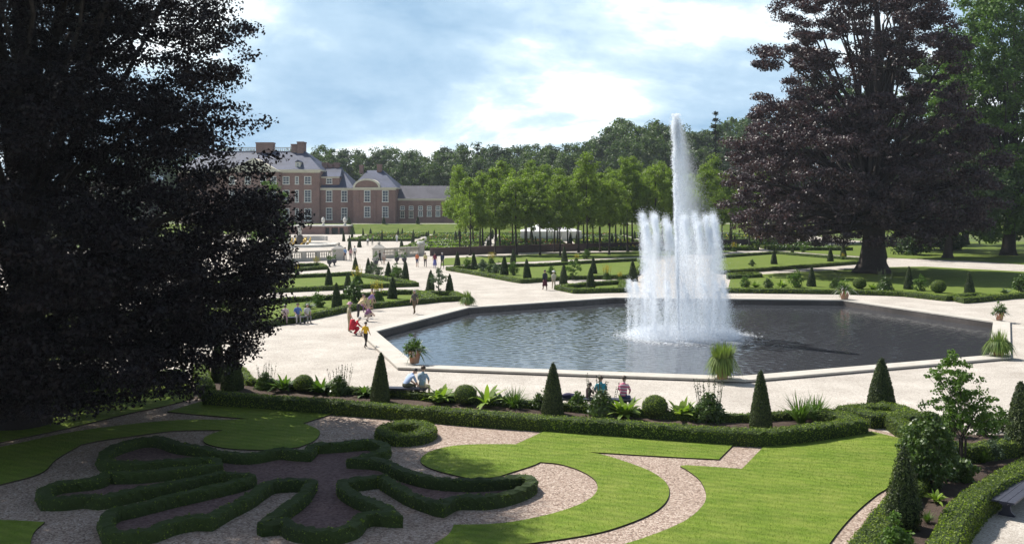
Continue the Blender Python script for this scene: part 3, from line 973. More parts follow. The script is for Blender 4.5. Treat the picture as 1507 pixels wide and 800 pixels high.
rows = [(174, 184), (188, 198), (203, 213), (218, 228), (233, 243), (247, 256), (259, 267)]
nb = 0
for j, (ya, yb) in enumerate(rows):
    for x0 in (-36, -20, -4, 12, 28, 44):
        if ya < 215 and x0 < -33:
            continue
        if ya < 200 and x0 + 7 > (ya - 164) * 2 - 11.9 + 45 and x0 > 25:
            continue
        xa, xb = x0 + 0.8, x0 + 14.2
        r = thing('parterre_bed', (xa, ya, 0), 'low clipped green parterre bed in the far lower garden', 'parterre bed', 'parterre beds of the far lower garden')
        hm, lm = MB(), MB()
        w_, d_ = xb - xa, yb - ya
        for q in ((0, w_, 0, 0.7), (0, w_, d_ - 0.7, d_), (0, 0.7, 0.7, d_ - 0.7), (w_ - 0.7, w_, 0.7, d_ - 0.7)):
            bv, bf = box(q[0], q[1], q[2], q[3], 0.0, 0.55)
            hm.add(bv, bf, BOXC)
            scatter(bv, bf, 14, 0.28, BOXL, hm, out=0.06)
        lm.add(*slab([(0.7, 0.7), (w_ - 0.7, 0.7), (w_ - 0.7, d_ - 0.7), (0.7, d_ - 0.7)], 0.0, 0.1), GRASS)
        fl_ = MB()
        k = 260
        pts = np.stack([R.uniform(0.9, w_ - 0.9, k), R.uniform(0.9, d_ - 0.9, k), R.uniform(0.15, 0.6, k)], 1)
        fl_.add(*leaf_quads(pts, R.normal(size=(k, 3)) + np.array((0, -0.5, 0.6)), 0.5), (LEAFY, LEAFG, LEAFG)[(nb + j) % 3])
        fl_.add(*leaf_quads(pts[:46] + np.array((0, 0, 0.3)), R.normal(size=(46, 3)) + np.array((0, -0.5, 0.6)), 0.26), (FLOWW, FLOWW, FLOWY, FLOWR)[(nb * 3 + j) % 4])
        hm.build('hedge_edge', r)
        lm.build('turf', r)
        fl_.build('planting', r)['kind'] = 'stuff'
        nb += 1

# ================================================================== topiary cones
def cone_mesh(seed, detail, leaf, dens, taper=1.0):
    rs = np.random.RandomState(seed)
    prof = [(0.88, 0.0), (1.0, 0.05), (0.97, 0.14), (0.88, 0.27), (0.76, 0.42), (0.63, 0.56), (0.49, 0.70), (0.34, 0.83), (0.20, 0.93), (0.10, 0.98), (0.02, 1.0)]
    v, f = lathe([(0.5 * r, z) for r, z in prof], detail, jit=0.05, rs=rs)
    mb = MB().add(v, f, YEWC)
    vs = np.array(v) * np.array((0.9, 0.9, 2.0))
    m2 = MB().add(vs, f, YEWC)
    scatter(vs, f, dens, leaf, YEWL, m2, out=0.035, rs=rs)
    return m2.mesh('yew_cone')


CONES = {'near': [cone_mesh(s, 16, 0.055, 1500) for s in (1, 2)], 'far': [cone_mesh(s, 12, 0.10, 260) for s in (3, 4)], 'tiny': [cone_mesh(5, 10, 0.2, 50)]}
_cn = [0]


def cone(px, base, top, label, kind='far', wpx=None, group=None, z=0.0):
    x, y, _ = at(px, base, z)
    h = (base - top) * y / F0
    w = (wpx * y / F0) if wpx else 0.42 * h
    _cn[0] += 1
    ms = CONES[kind]
    o = bpy.data.objects.new('yew_cone', ms[_cn[0] % len(ms)])
    COL.objects.link(o)
    o.location = (x, y, z)
    o.scale = (w / 0.9, w / 0.9, h / 2.0)
    o.rotation_euler = (0, 0, _cn[0] * 1.3)
    o.rotation_euler.x = 0.035 * math.sin(_cn[0] * 2.1)
    o.rotation_euler.y = 0.035 * math.cos(_cn[0] * 1.7)
    o.scale = (o.scale[0] * (1 + .07 * math.sin(_cn[0] * 3.3)), o.scale[1] * (1 + .07 * math.cos(_cn[0] * 2.7)), o.scale[2] * (1 + .03 * math.sin(_cn[0] * 5.1)))
    return tag(o, label, 'topiary', group or 'clipped yew cones')


cone(559, 592, 516, 'tall dark yew cone beside the bench with the leaning visitor', 'near', 30)
cone(813, 610, 531, 'yew cone in the middle of the long bed, left of the three seated visitors', 'near', 31)
cone(1120, 631, 545, 'yew cone at the right bend of the long bed', 'near', 33)
cone(1297, 606, 528, 'broad yew cone standing in its own square hedge', 'near', 40)
cone(1507, 668, 562, 'large yew cone cut by the right edge, beside the curved hedge', 'near', 54)
cone(321, 562, 485, 'yew cone under the beech leaves, the farther of two at the bed corner', 'near', 22)
cone(342, 574, 504, 'yew cone under the beech leaves, the nearer of two at the bed corner', 'near', 33)
for px, b_, t_, lab in [
    (431, 401, 380, 'small yew cone right below the white balustrade'),
    (484, 421, 394, 'yew cone at the middle of the left bed, left of the yellow flowers'),
    (512, 432, 401, 'yew cone between the gravel walk and the cone behind the crouching visitors'),
    (496, 454, 415, 'tall yew cone behind the seated group left of the pond'),
    (523, 397, 377, 'yew cone near the three visitors walking by the balustrade pier'),
    (542, 402, 379, 'yew cone to the right of the one by the balustrade visitors'),
    (571, 410, 385, 'yew cone behind the gravel corner with grey bushes'),
    (596, 416, 384, 'yew cone at the pointed corner of the middle left bed'),
    (577, 440, 406, 'yew cone behind the hedge, left of the man in a dark waistcoat'),
    (633, 428, 396, 'yew cone left of the lollipop tree'),
    (662, 434, 402, 'yew cone right of the lollipop tree in the square hedge corner'),
    (673, 393, 370, 'yew cone at the corner beside the four standing visitors'),
    (698, 397, 372, 'yew cone second from the corner along the diagonal hedge'),
    (742, 405, 376, 'yew cone third along the diagonal hedge'),
    (776, 410, 380, 'yew cone at the near bend of the diagonal hedge'),
    (755, 387, 366, 'slim yew cone before the dark brick wall'),
    (831, 386, 362, 'slim yellowish cone before the brick wall, straight behind the couple'),
    (829, 418, 389, 'yew cone right beside the strolling couple'),
    (874, 403, 378, 'yew cone on the back row between the couple and the fountain'),
    (869, 425, 392, 'yew cone in the near hedge corner between the couple and the fountain'),
    (932, 414, 382, 'yew cone just left of the fountain jets'),
    (1139, 389, 367, 'yew cone on the bed just right of the fountain'),
    (1222, 385, 364, 'yew cone left of the beech trunk'),
    (1241, 378, 357, 'yew cone behind, closest to the beech trunk on its left'),
    (1166, 373, 360, 'small yew cone in shade below the purple leaves'),
    (1194, 422, 391, 'yew cone behind the far pond hedge, left of the terracotta bush pot'),
    (1337, 426, 391, 'yew cone on the shaded lawn right of the beech trunk'),
    (1427, 435, 400, 'yew cone on the far right in its small square hedge')]:
    cone(px, b_, t_, lab)
for px, b_ in [(1301, 381)]:
    cone(px, b_, 358, 'slim yew cone peeking out at the right edge of the great beech trunk')
gl = 'slim small cones of the far lower garden'
rs = np.random.RandomState(8)
for j, (ya, yb) in enumerate(rows):
    for x0 in (-36, -28, -20, -12, -4, 4, 12, 20, 28, 36, 44):
        if ya < 215 and x0 < -33:
            continue
        y = ya - 0.6
        if ya < 200 and x0 > (y - 164) * 2 - 14:
            continue
        px, py = CX + x0 * F0 / y, YH + F0 * CH / y
        if rs.rand() < 0.3:
            continue
        px += rs.uniform(-4, 4)
        cone(px, py, py - (2.2 + rs.uniform(-0.8, 0.7)) * F0 / y, 'slim small dark cone standing in the far lower garden', 'tiny', rs.uniform(0.55, 0.8) * F0 / y, gl)
for px in (514, 565, 615):
    x, y, z = atY(px, 329, 277)
    o = bpy.data.objects.new('yew_cone', CONES['tiny'][0])
    COL.objects.link(o)
    o.location = (x, 276.6, 2.6)
    o.scale = (1.25, 1.25, 0.98)
    tag(o, {514: 'dark cone on the terrace edge beside the stone urn', 565: 'dark cone on the terrace edge in front of the round-gabled pavilion', 615: 'dark cone on the terrace edge in front of the low wing'}[px], 'topiary', 'clipped yew cones')


# ================================================================== herbaceous plants
def blade(mb, base, ang, length, width, droop, rise, mat, n=4):
    d = np.array((math.cos(ang), math.sin(ang), 0))
    s = np.array((-math.sin(ang), math.cos(ang), 0))
    v = []
    for k in range(n + 1):
        t = k / n
        p = np.array(base) + d * length * (math.cos(rise) * t + 0.25 * droop * t * t) + np.array((0, 0, length * (math.sin(rise) * t - droop * t * t)))
        w = width * 0.5 * (0.45 + 1.8 * t - 2.2 * t * t) if t < 1 else 0.002
        w = max(w, 0.002)
        v += [p - s * w, p + s * w + np.array((0, 0, w * 0.3))]
    mb.add(v, [(2 * k, 2 * k + 1, 2 * k + 3, 2 * k + 2) for k in range(n)], mat)


def plant_hosta(mat, rs, n=40, ln=0.85, w=0.22):
    mb = MB()
    for k in range(n):
        r = rs.uniform(0, 0.1)
        a = rs.uniform(0, 2 * PI)
        blade(mb, (r * math.cos(a), r * math.sin(a), 0.02), a, ln * rs.uniform(0.6, 1.15), w * rs.uniform(0.7, 1.2), rs.uniform(0.2, 0.6), rs.uniform(0.5, 1.35), mat)
    return mb


def plant_grass(mat, rs, n=120, ln=0.8, w=0.03, spread=0.12, droop=(0.1, 0.6), rise=(0.8, 1.5)):
    mb = MB()
    for k in range(n):
        r = spread * math.sqrt(rs.rand())
        a = rs.uniform(0, 2 * PI)
        blade(mb, (r * math.cos(a), r * math.sin(a), 0), a + rs.normal(0, 0.5), ln * rs.uniform(0.6, 1.1), w, rs.uniform(*droop), rs.uniform(*rise), mat)
    return mb


def plant_spikes(mat, top, rs, n=15, h=1.1, rad=0.40):
    mb = MB()
    k = 1500
    d = rs.normal(size=(k, 3)); d /= np.linalg.norm(d, axis=1, keepdims=True)
    p = d * rad * rs.rand(k, 1) ** 0.4
    p[:, 2] = np.abs(p[:, 2]) * 1.75
    p[:, :2] *= (1.15 - 0.5 * p[:, 2:3] / (rad * 1.75))
    mb.add(*leaf_quads(p, d + rs.normal(size=d.shape) * 0.4, 0.09, 0.6, rs), mat)
    for j in range(n):
        a, r = rs.uniform(0, 2 * PI), rs.uniform(0, rad * 0.8)
        x, y = r * math.cos(a), r * math.sin(a)
        hh = h * rs.uniform(0.7, 1.0)
        tip = (x * 1.5, y * 1.5, hh)
        mb.add(*tube([(x, y, 0.1), tip], [0.008, 0.003], 4), mat)
        t = rs.uniform(0.5, 1.0, 16)[:, None]
        q = (1 - t) * np.array((x, y, 0.1)) + t * np.array(tip)
        mb.add(*leaf_quads(q + rs.normal(scale=0.012, size=q.shape), rs.normal(size=q.shape), 0.045, 0.6, rs), top)
    return mb


def plant_ball(rad, mat, core, rs, n=900, leaf=0.05, flat=0.85):
    v, f = lathe([(rad * math.sin(t) * 0.98, rad * flat * (1 - math.cos(t))) for t in np.linspace(0.15, PI - 0.02, 9)], 16, jit=0.02, rs=rs)
    mb = MB().add(v, f, core)
    scatter(v, f, n / (4 * PI * rad * rad), leaf, mat, mb, 0.03, rs)
    return mb


def plant_shrub(rad, h, mat, bark, rs, n=1800, leaf=0.09, nclump=40, cr=0.16, base=0.1):
    env = [(base, rad * 0.5), (h * 0.35, rad), (h * 0.7, rad * 0.85), (h, rad * 0.25)]
    mb = MB()
    C = crown_leaves(mb, env, nclump, n, cr, leaf, mat, rs, 0.8, 0.2, 0.12)
    for i in rs.choice(len(C), 10):
        mb.add(*tube([(0, 0, 0), C[i] * np.array((0.4, 0.4, 0.6)), C[i]], [0.02, 0.014, 0.005], 5), bark)
    return mb


PROTO = {}


def plant(kind, px, py, label, scale=1.0, name=None, cat='plant', z=0.03, seed=0, group=None):
    key = (kind, seed % 3)
    if key not in PROTO:
        rs = np.random.RandomState(seed % 3 + 40)
        mb = {'hosta': lambda: plant_hosta(LEAFY, rs), 'hosta_dark': lambda: plant_hosta(LEAFG, rs), 'hosta_blue': lambda: plant_hosta(LEAFB, rs),
              'canna': lambda: plant_hosta(LEAFY, rs, 22, 1.25, 0.24), 'grass': lambda: plant_grass(LEAFG, rs, 170, 1.05, 0.035), 'reed': lambda: plant_grass(LEAFR, rs, 150, 1.25, 0.045, 0.18, (0.05, 0.6), (1.1, 1.55)),
              'spikes': lambda: plant_spikes(LEAFD, SPIKE, rs), 'yellow': lambda: plant_spikes(LEAFG, FLOWY, rs, 34, 1.2, 0.32),
              'ball': lambda: plant_ball(0.42, BOXL, BOXC, rs, 1600), 'bush': lambda: plant_shrub(0.45, 0.8, LEAFG, BARK, rs, 1500, 0.08),
              'bush_grey': lambda: plant_shrub(0.45, 0.7, LEAFB, BARK, rs, 1500, 0.08), 'bush_dark': lambda: plant_shrub(0.4, 0.7, LEAFD, BARK, rs, 1500, 0.09)}[kind]()
        PROTO[key] = mb.mesh(kind.split('_')[0] + '_plant')
    nm = name or {'hosta': 'hosta_plant', 'canna': 'broadleaf_plant', 'grass': 'grass_clump', 'reed': 'reed_clump', 'spikes': 'sage_plant', 'yellow': 'yellow_flower_plant', 'ball': 'box_ball', 'bush': 'leafy_bush'}[kind.split('_')[0]]
    o = bpy.data.objects.new(nm, PROTO[key])
    COL.objects.link(o)
    x, y, _ = at(px, py, z)
    o.location = (x, y, z)
    o.scale = (scale,) * 3
    o.rotation_euler = (0, 0, random.uniform(0, 6))
    return tag(o, label, cat, group)


BED = [('spikes', 390, 572, 'dark sage clump with thin spikes, first plant from the left end of the long bed', 1.09), ('hosta_dark', 418, 575, 'dark broad-leaved plant between the first sage clump and the box ball', 1.15),
       ('ball', 447, 576, 'leftmost clipped box ball, in beech shade in the long bed', 1.0), ('hosta_dark', 472, 578, 'broad-leaved plant between the shaded box ball and the second sage clump', 1.09),
       ('spikes', 499, 580, 'sage clump with thin spikes just left of the first full yew cone', 1.21), ('hosta_dark', 537, 583, 'low broad-leaved plant hugging the left side of the tall yew cone', 0.8),
       ('hosta', 648, 592, 'light green star-shaped broadleaf plant right of the bench with the leaning visitor', 1.21), ('ball', 685, 595, 'clipped box ball left of the yellow-green upright plant', 1.1),
       ('canna', 716, 597, 'tall yellow-green upright broadleaf plant in the middle of the long bed', 1.03), ('hosta_blue', 737, 596, 'grey-leaved plant beside the upright yellow-green plant', 0.92), ('grass', 757, 600, 'dark grass tuft left of the middle yew cone', 1.03),
       ('bush_dark', 795, 602, 'low dark filler bush left of the middle cone', 0.8), ('bush', 850, 604, 'low green filler bush right of the middle cone', 0.8),
       ('spikes', 886, 611, 'tall leafy sage in front of the visitor in teal', 1.44), ('hosta', 920, 613, 'light green broadleaf plant in front of the visitor in pink stripes', 1.32),
       ('ball', 964, 614, 'clipped box ball right of the visitor in pink stripes', 1.15), ('hosta', 1003, 616, 'yellow-green broadleaf plant between the right box ball and the dark sage', 1.21),
       ('hosta_dark', 1026, 618, 'dark broadleaf plant just left of the tall dark sage', 1.03), ('spikes', 1044, 618, 'tall dark sage clump with many thin spikes, left of the bend cone', 1.55), ('bush_dark', 1038, 622, 'low dark bush at the foot of the tall sage', 0.92),
       ('grass', 1178, 621, 'long-leaved arching grass clump at the right end of the long bed', 1.32), ('grass', 1200, 618, 'second arching grass clump at the bed end, nearer the square hedge', 1.15)]
for i, (k, px, py, lab, s) in enumerate(BED):
    plant(k, px, py, lab, s, seed=i)
FAR = [('bush_dark', 522, 446, 'dark bush behind the crouching visitors, beside the tall cone', 2.0), ('yellow', 556, 444, 'yellow flowering clump behind the seated pair', 1.6), ('yellow', 526, 418, 'yellow flowering clump in the middle left bed', 1.7),
       ('bush_grey', 548, 402, 'grey-green bush, left one of the row before the pointed corner', 1.5), ('bush_grey', 557, 405, 'grey-green bush, middle one of the row before the pointed corner', 1.4), ('bush', 585, 411, 'green bush by the cone at the pointed corner', 1.6), ('bush_grey', 580, 407, 'grey-green bush behind the pointed corner cone', 1.3),
       ('hosta_blue', 453, 455, 'grey leafy plant behind the bench visitors on the left', 0.96), ('bush', 468, 452, 'rounded green plant left of the tall cone', 1.3), ('yellow', 437, 402, 'low yellow flowers below the balustrade', 0.9), ('yellow', 466, 394, 'tall thin yellow plant in the far left bed', 1.3),
       ('bush', 688, 396, 'green bush between the first two cones of the diagonal hedge', 1.5), ('bush_grey', 710, 399, 'purple grey bush after the second diagonal cone', 1.6), ('bush_dark', 719, 401, 'small dark bush by the purple grey one', 1.1), ('bush_grey', 730, 402, 'pale grey bush before the third diagonal cone', 1.4), ('bush', 755, 405, 'green bush after the third diagonal cone', 1.6),
       ('yellow', 723, 389, 'yellow flower clump before the brick wall', 1.5), ('yellow', 848, 385, 'low yellow flowers behind the bed hedge', 1.0), ('bush', 812, 406, 'green bush behind the strolling couple', 1.2), ('yellow', 893, 411, 'orange yellow flower clump left of the fountain', 1.4), ('yellow', 913, 413, 'low yellow flowers near the small jets', 0.9), ('bush', 863, 381, 'rounded bush before the brick wall', 1.5),
       ('hosta', 1112, 423, 'yellow-green plant behind the far pond hedge, leftmost', 1.02), ('bush', 1097, 423, 'green bush right of the fountain behind the far hedge', 1.2), ('hosta', 1150, 423, 'bright yellow-green clump behind the far pond hedge', 1.2), ('bush', 1170, 423, 'feathery green bush between the bright clump and the cone', 1.8), ('bush_dark', 1131, 424, 'low dark bush behind the far pond hedge', 1.2),
       ('spikes', 1229, 424, 'tall spiky sage left of the terracotta bush pot', 1.4), ('ball', 1265, 425, 'box ball right of the terracotta bush pot', 1.5), ('hosta', 1285, 426, 'yellow-green clump under the beech trunk', 1.02), ('spikes', 1302, 427, 'tall flowering sage right of the beech trunk', 1.9), ('bush', 1354, 428, 'green bush right of the shaded lawn cone', 1.5),
       ('ball', 1381, 431, 'box ball right of the shaded lawn cone', 1.6), ('hosta_blue', 1480, 433, 'grey-green clump above the terracotta pot on the right', 0.96), ('bush_dark', 1503, 432, 'dark bush at the right edge behind the pots', 2.0), ('yellow', 1080, 370, 'yellow shrub before the brick wall, right of the fountain', 1.5), ('bush_dark', 1107, 392, 'small dark clipped bush on the bed right of the fountain', 1.0), ('bush', 1183, 371, 'low bush under the purple beech', 1.3), ('yellow', 1240, 382, 'low yellow flowers left of the beech trunk', 0.9)]
for i, (k, px, py, lab, s) in enumerate(FAR):
    plant(k, px, py, lab, s, seed=i)

# foreground right shrub bed
rsf = np.random.RandomState(77)
x, y, _ = at(1368, 716)
mb = MB()
C = crown_leaves(mb, [(0.15, 0.3), (0.55, 0.66), (1.1, 0.72), (1.6, 0.56), (1.95, 0.15)], 190, 11000, 0.17, 0.085, LEAFD, rsf, 0.85, 0.3, 0.1)
crown_leaves(mb, [(0.6, 0.6), (1.2, 0.64), (1.9, 0.2)], 60, 1500, 0.16, 0.075, LEAFG, rsf, 0.85, 0.7, 0.1)
for i in range(12):
    mb.add(*tube([(0, 0, 0), C[i] * 0.5, C[i]], [0.025, 0.016, 0.005], 5), BARK)
tag(mb.build('glossy_shrub', origin=(0, 0, 0)), 'round dark glossy-leaved shrub between the pointed cypress and the slender small tree', 'shrub').location = (x, y, 0.02)
x, y, _ = at(1330, 778)
mb = MB()
v, f = lathe([(0.30, 0.05), (0.37, 0.3), (0.34, 0.7), (0.26, 1.1), (0.17, 1.5), (0.08, 1.85), (0.01, 2.05)], 14, jit=0.08, rs=rsf)
mb.add(v, f, YEWC)
scatter(v, f, 1500, 0.075, YEWL, mb, 0.09, rsf, aspect=0.35)
tag(mb.build('cypress'), 'dark pointed cypress in front of the glossy shrub', 'shrub').location = (x, y, 0.02)
x, y, _ = at(1318, 835)
mb = plant_shrub(0.42, 0.8, LEAFG, BARK, rsf, 2600, 0.085, 60, 0.15)
tag(mb.build('variegated_shrub'), 'light glossy shrub at the bottom edge below the pointed cypress', 'shrub').location = (x, y, 0.02)
x, y, _ = at(1412, 708)
mb = plant_shrub(0.5, 0.6, LEAFD, BARK, rsf, 1800, 0.11, 40, 0.17)
tag(mb.build('perennial_clump'), 'dark broad-leaved perennials on bare soil beside the glossy shrub', 'plant').location = (x, y, 0.02)
for px, py, k, s, lab in [(1462, 676, 'bush_grey', 0.75, 'low grey-green plant on bare soil right of the small tree'), (1482, 668, 'bush_grey', 0.65, 'grey-green plant on bare soil closest to the large right cone'), (1447, 680, 'grass', 0.5, 'small grass tuft on bare soil under the small tree'), (1378, 738, 'hosta', 0.5, 'tiny yellow-green plant at the foot of the glossy shrub'), (1365, 768, 'grass', 0.35, 'thin low tuft beside the curved hedge and the pointed cypress'),
                          (1450, 640, 'bush_dark', 1.0, 'dark bush behind the small tree'), (1475, 636, 'bush', 0.9, 'green bush behind the small tree, nearer the large right cone'), (1400, 640, 'bush', 1.0, 'green bush behind the glossy shrub')]:
    plant(k, px, py, lab, s)
# slender multi-stemmed small tree
x, y, _ = at(1417, 684)
st = thing('small_tree', (x, y, 0.02), 'slender small tree with several thin stems and an airy crown', 'tree')
tb, cb = MB(), MB()
C1 = crown_leaves(cb, [(1.25, 0.5), (1.6, 0.9), (2.0, 0.85), (2.5, 0.4)], 75, 2700, 0.19, 0.09, LEAFG, rsf, 0.6, 0.35, 0.2)
C2 = crown_leaves(cb, [(2.3, 0.4), (2.6, 0.72), (2.95, 0.62), (3.2, 0.2)], 55, 1700, 0.17, 0.09, LEAFG, rsf, 0.6, 0.35, 0.3, offs=(-0.35, 0))
C3 = crown_leaves(cb, [(1.05, 0.3), (1.35, 0.6), (1.7, 0.4)], 26, 900, 0.17, 0.09, LEAFG, rsf, 0.6, 0.35, 0.2, offs=(0.75, 0))
for k in range(5):
    a = k * 1.26
    b0 = np.array((0.07 * math.cos(a), 0.07 * math.sin(a), 0))
    e = np.concatenate([C1, C2])[rsf.randint(100)]
    tb.add(*tube([b0, b0 + np.array((0.03 * math.cos(a), 0.03 * math.sin(a), 0.8)), (b0 + e) * 0.5 + np.array((0, 0, 0.35)), e], [0.03, 0.026, 0.018, 0.006], 6), BARKD)
for c in np.concatenate([C1, C2, C3])[::3]:
    m_ = c * np.array((0.4, 0.4, 0.75))
    tb.add(*tube([m_, c], [0.009, 0.004], 4), BARKD)
tb.build('trunk', st)
cb.build('crown', st)

# lollipop tree
x, y, _ = at(645, 434)
st = thing('lollipop_tree', (x, y, 0.0), 'small round-headed tree on a thin stem between two yew cones', 'tree')
MB().add(*tube([(0, 0, 0), (0.02, 0, 0.9), (0, 0, 1.4)], [0.05, 0.04, 0.03], 6), BARK).build('trunk', st)
mb = MB()
crown_leaves(mb, [(0.95, 0.2), (1.3, 0.72), (1.7, 0.7), (2.05, 0.25)], 50, 1300, 0.22, 0.12, LEAFB, np.random.RandomState(5), 0.8, 0.3, 0.1)
mb.build('crown', st)
x, y, _ = at(843, 412)
st = thing('lollipop_tree', (x, y, 0.0), 'loose round-headed little tree behind the strolling couple', 'tree')
MB().add(*tube([(0, 0, 0), (0.02, 0, 0.7), (0, 0, 1.2)], [0.05, 0.04, 0.03], 6), BARK).build('trunk', st)
mb = MB()
crown_leaves(mb, [(0.6, 0.3), (1.0, 0.95), (1.5, 0.8), (1.9, 0.25)], 40, 1000, 0.22, 0.14, LEAFG, np.random.RandomState(6), 0.8, 0.3, 0.1)
mb.build('crown', st)

# ================================================================== pots
POTP = [(0.20, 0), (0.21, 0.02), (0.30, 0.50), (0.335, 0.52), (0.345, 0.60), (0.31, 0.61), (0.28, 0.56), (0.02, 0.55)]


def pot(px, py, label, kind, s=1.0, z=0.15, seed=0):
    rs = np.random.RandomState(seed + 90)
    x, y, _ = at(px, py, z)
    r = thing('planted_pot', (x, y, z), label, 'planter', 'planted pots around the pond')
    r.scale = (s, s, s)
    MB().add(*lathe(POTP, 18), TERRA).build('pot', r, smooth=False)
    mb = MB()
    if kind == 'bush':
        for k in range(190):
            a = rs.uniform(0, 2 * PI)
            blade(mb, (0.14 * math.cos(a), 0.14 * math.sin(a), 0.56), a, rs.uniform(0.45, 0.8), 0.06, rs.uniform(0.2, 1.1), rs.uniform(0.2, 1.5), (LEAFB, LEAFG, LEAFG, FLOWW)[k % 4])
        crown_leaves(mb, [(0.5, 0.4), (0.75, 0.5), (1.1, 0.25)], 30, 900, 0.16, 0.09, LEAFG, rs, 0.8, 0.3, 0.1)
    else:
        for k in range(330):
            a = rs.uniform(0, 2 * PI)
            if kind == 'reed':
                blade(mb, (0.25 * math.cos(a), 0.25 * math.sin(a), 0.45), a, rs.uniform(0.85, 1.2), 0.05, rs.uniform(0.0, 0.45), rs.uniform(1.25, 1.55), LEAFR)
                if k % 2:
                    blade(mb, (0.3 * math.cos(a), 0.3 * math.sin(a), 0.85), a, rs.uniform(0.45, 0.7), 0.05, rs.uniform(1.6, 2.2), rs.uniform(1.1, 1.5), LEAFR)
            else:
                blade(mb, (0.24 * math.cos(a), 0.24 * math.sin(a), 0.6), a, rs.uniform(0.45, 0.75), 0.055, rs.uniform(1.3, 2.0), rs.uniform(1.0, 1.5), LEAFR if k % 3 else LEAFG)
        for k in range(260):                           # leaves hanging down over the pot
            a = rs.uniform(0, 2 * PI)
            r0_ = rs.uniform(0.30, 0.40)
            blade(mb, (r0_ * math.cos(a), r0_ * math.sin(a), rs.uniform(0.5, 0.85)), a + rs.normal(0, .3), rs.uniform(0.4, 0.62), 0.05, 0.0, rs.uniform(-1.5, -1.25), (LEAFR, LEAFG, LEAFR)[k % 3])
        for k in range(130 if kind == 'reed' else 60):
            a = rs.uniform(0, 2 * PI)
            r0_ = 0.34 * math.sqrt(rs.rand())
            blade(mb, (r0_ * math.cos(a), r0_ * math.sin(a), 0.5), a, rs.uniform(0.8, 1.15) * (1 if kind == 'reed' else .75), 0.045, rs.uniform(0.0, 0.25), rs.uniform(1.35, 1.57), LEAFR)
    mb.build('foliage', r)
    return r


pot(610, 534, 'terracotta pot of silvery leaves on the near left corner of the pond', 'bush', 1.05, seed=1)
pot(1063, 557, 'reed-filled pot on the near rim of the pond, tall straight leaves', 'reed', 1.1, seed=2)
pot(1470, 523, 'pot with drooping reed leaves on the right end of the pond rim', 'droop', 1.12, seed=3)
pot(1471, 471, 'terracotta pot of silvery leaves on the far right rim corner', 'bush', 0.95, seed=4)
pot(1243, 440, 'terracotta pot with a spreading bush on the far rim, before the beech trunk', 'bush', 1.3, seed=5)
pot(688, 449, 'pot hidden by drooping leaves on the far left rim corner', 'droop', 0.95, seed=6)
# small dark urn-shaped pots far along the balustrade walk
URN = [(0.16, 0), (0.16, 0.06), (0.06, 0.12), (0.07, 0.2), (0.22, 0.36), (0.25, 0.55), (0.28, 0.6), (0.24, 0.62), (0.02, 0.58)]
for px, py, lab in [(584, 388, 'dark urn planter left of the orange-shirted visitor'), (595, 388.5, 'dark urn planter closest to the orange-shirted visitor'), (553, 393, 'dark urn planter in front of the stone pier'), (485, 392.5, 'dark urn planter, left of two below the balustrade'), (492, 391, 'dark urn planter, right of two below the balustrade')]:
    x, y, _ = at(px, py)
    r = thing('urn_planter', (x, y, 0), lab, 'planter', 'urn planters along the walk')
    r.scale = (1.35,) * 3
    MB().add(*lathe(URN, 12), WOODD).build('urn', r)
    mb = MB()
    crown_leaves(mb, [(0.6, 0.12), (0.8, 0.3), (1.15, 0.12)], 12, 240, 0.12, 0.09, LEAFG, R, 0.9, 0.3, 0.1)
    mb.build('foliage', r)


# ================================================================== benches
def bench(loc, rz, length, label, width=0.46, ht=0.45):
    r = thing('garden_bench', loc, label, 'bench', 'dark garden benches', rz)
    mb = MB()
    for k in range(3):
        w = width / 3
        mb.add(*box(-length / 2, length / 2, -width / 2 + k * w + 0.006, -width / 2 + (k + 1) * w - 0.006, ht - 0.045, ht), WOODD)
    mb.add(*box(-length / 2 + 0.06, length / 2 - 0.06, -0.1, 0.1, ht - 0.1, ht - 0.048), WOODD)
    mb.build('seat', r)
    for sx in (-1, 1):
        lb = MB()
        xo = sx * (length / 2 - 0.38)
        prof = [(-0.20, 0), (0.20, 0), (0.20, 0.05), (0.11, 0.12), (0.09, 0.24), (0.14, ht - 0.103), (-0.14, ht - 0.103), (-0.09, 0.24), (-0.11, 0.12), (-0.20, 0.05)]
        v = [(xo - 0.05, a, b_) for a, b_ in prof] + [(xo + 0.05, a, b_) for a, b_ in prof]
        n = len(prof)
        f = [(i, (i + 1) % n, n + (i + 1) % n, n + i) for i in range(n)]
        # caps as strips (outline is not convex)
        for o_, rev in ((0, False), (n, True)):
            for q in ((0, 1, 2, 9), (9, 2, 3, 8), (8, 3, 4, 7), (7, 4, 5, 6)):
                q = tuple(o_ + i for i in q)
                f.append(q if rev else tuple(reversed(q)))
        lb.add(v, f, WOODD)
        lb.build('leg', r)
    return r


b0 = np.array(at(1457, 734, 0.45)[:2]); b1 = np.array(at(1502, 701, 0.45)[:2])
t = (b1 - b0) / np.linalg.norm(b1 - b0)
nrm_ = np.array((t[1], -t[0]))
cb_ = (b0 + b1) / 2 + nrm_ * 0.3
bench((cb_[0], cb_[1], 0.005), math.atan2(t[1], t[0]), float(np.linalg.norm(b1 - b0)), 'empty dark bench on pale gravel at the right edge', 0.58)
BA = at(594, 586); BB = at(880, 603); BCn = at(432, 476)
bench((BA[0], BA[1] + 0.0, 0.005), -0.12, 2.0, 'bench by the long bed carrying the pair in blue, near the tall yew cone')
bench((BB[0], BB[1], 0.005), -0.12, 2.9, 'bench by the long bed carrying three visitors beside the middle yew cone')
bench((BCn[0], BCn[1], 0.005), 0.32, 2.2, 'bench on the left before the hedge, under the beech branches')


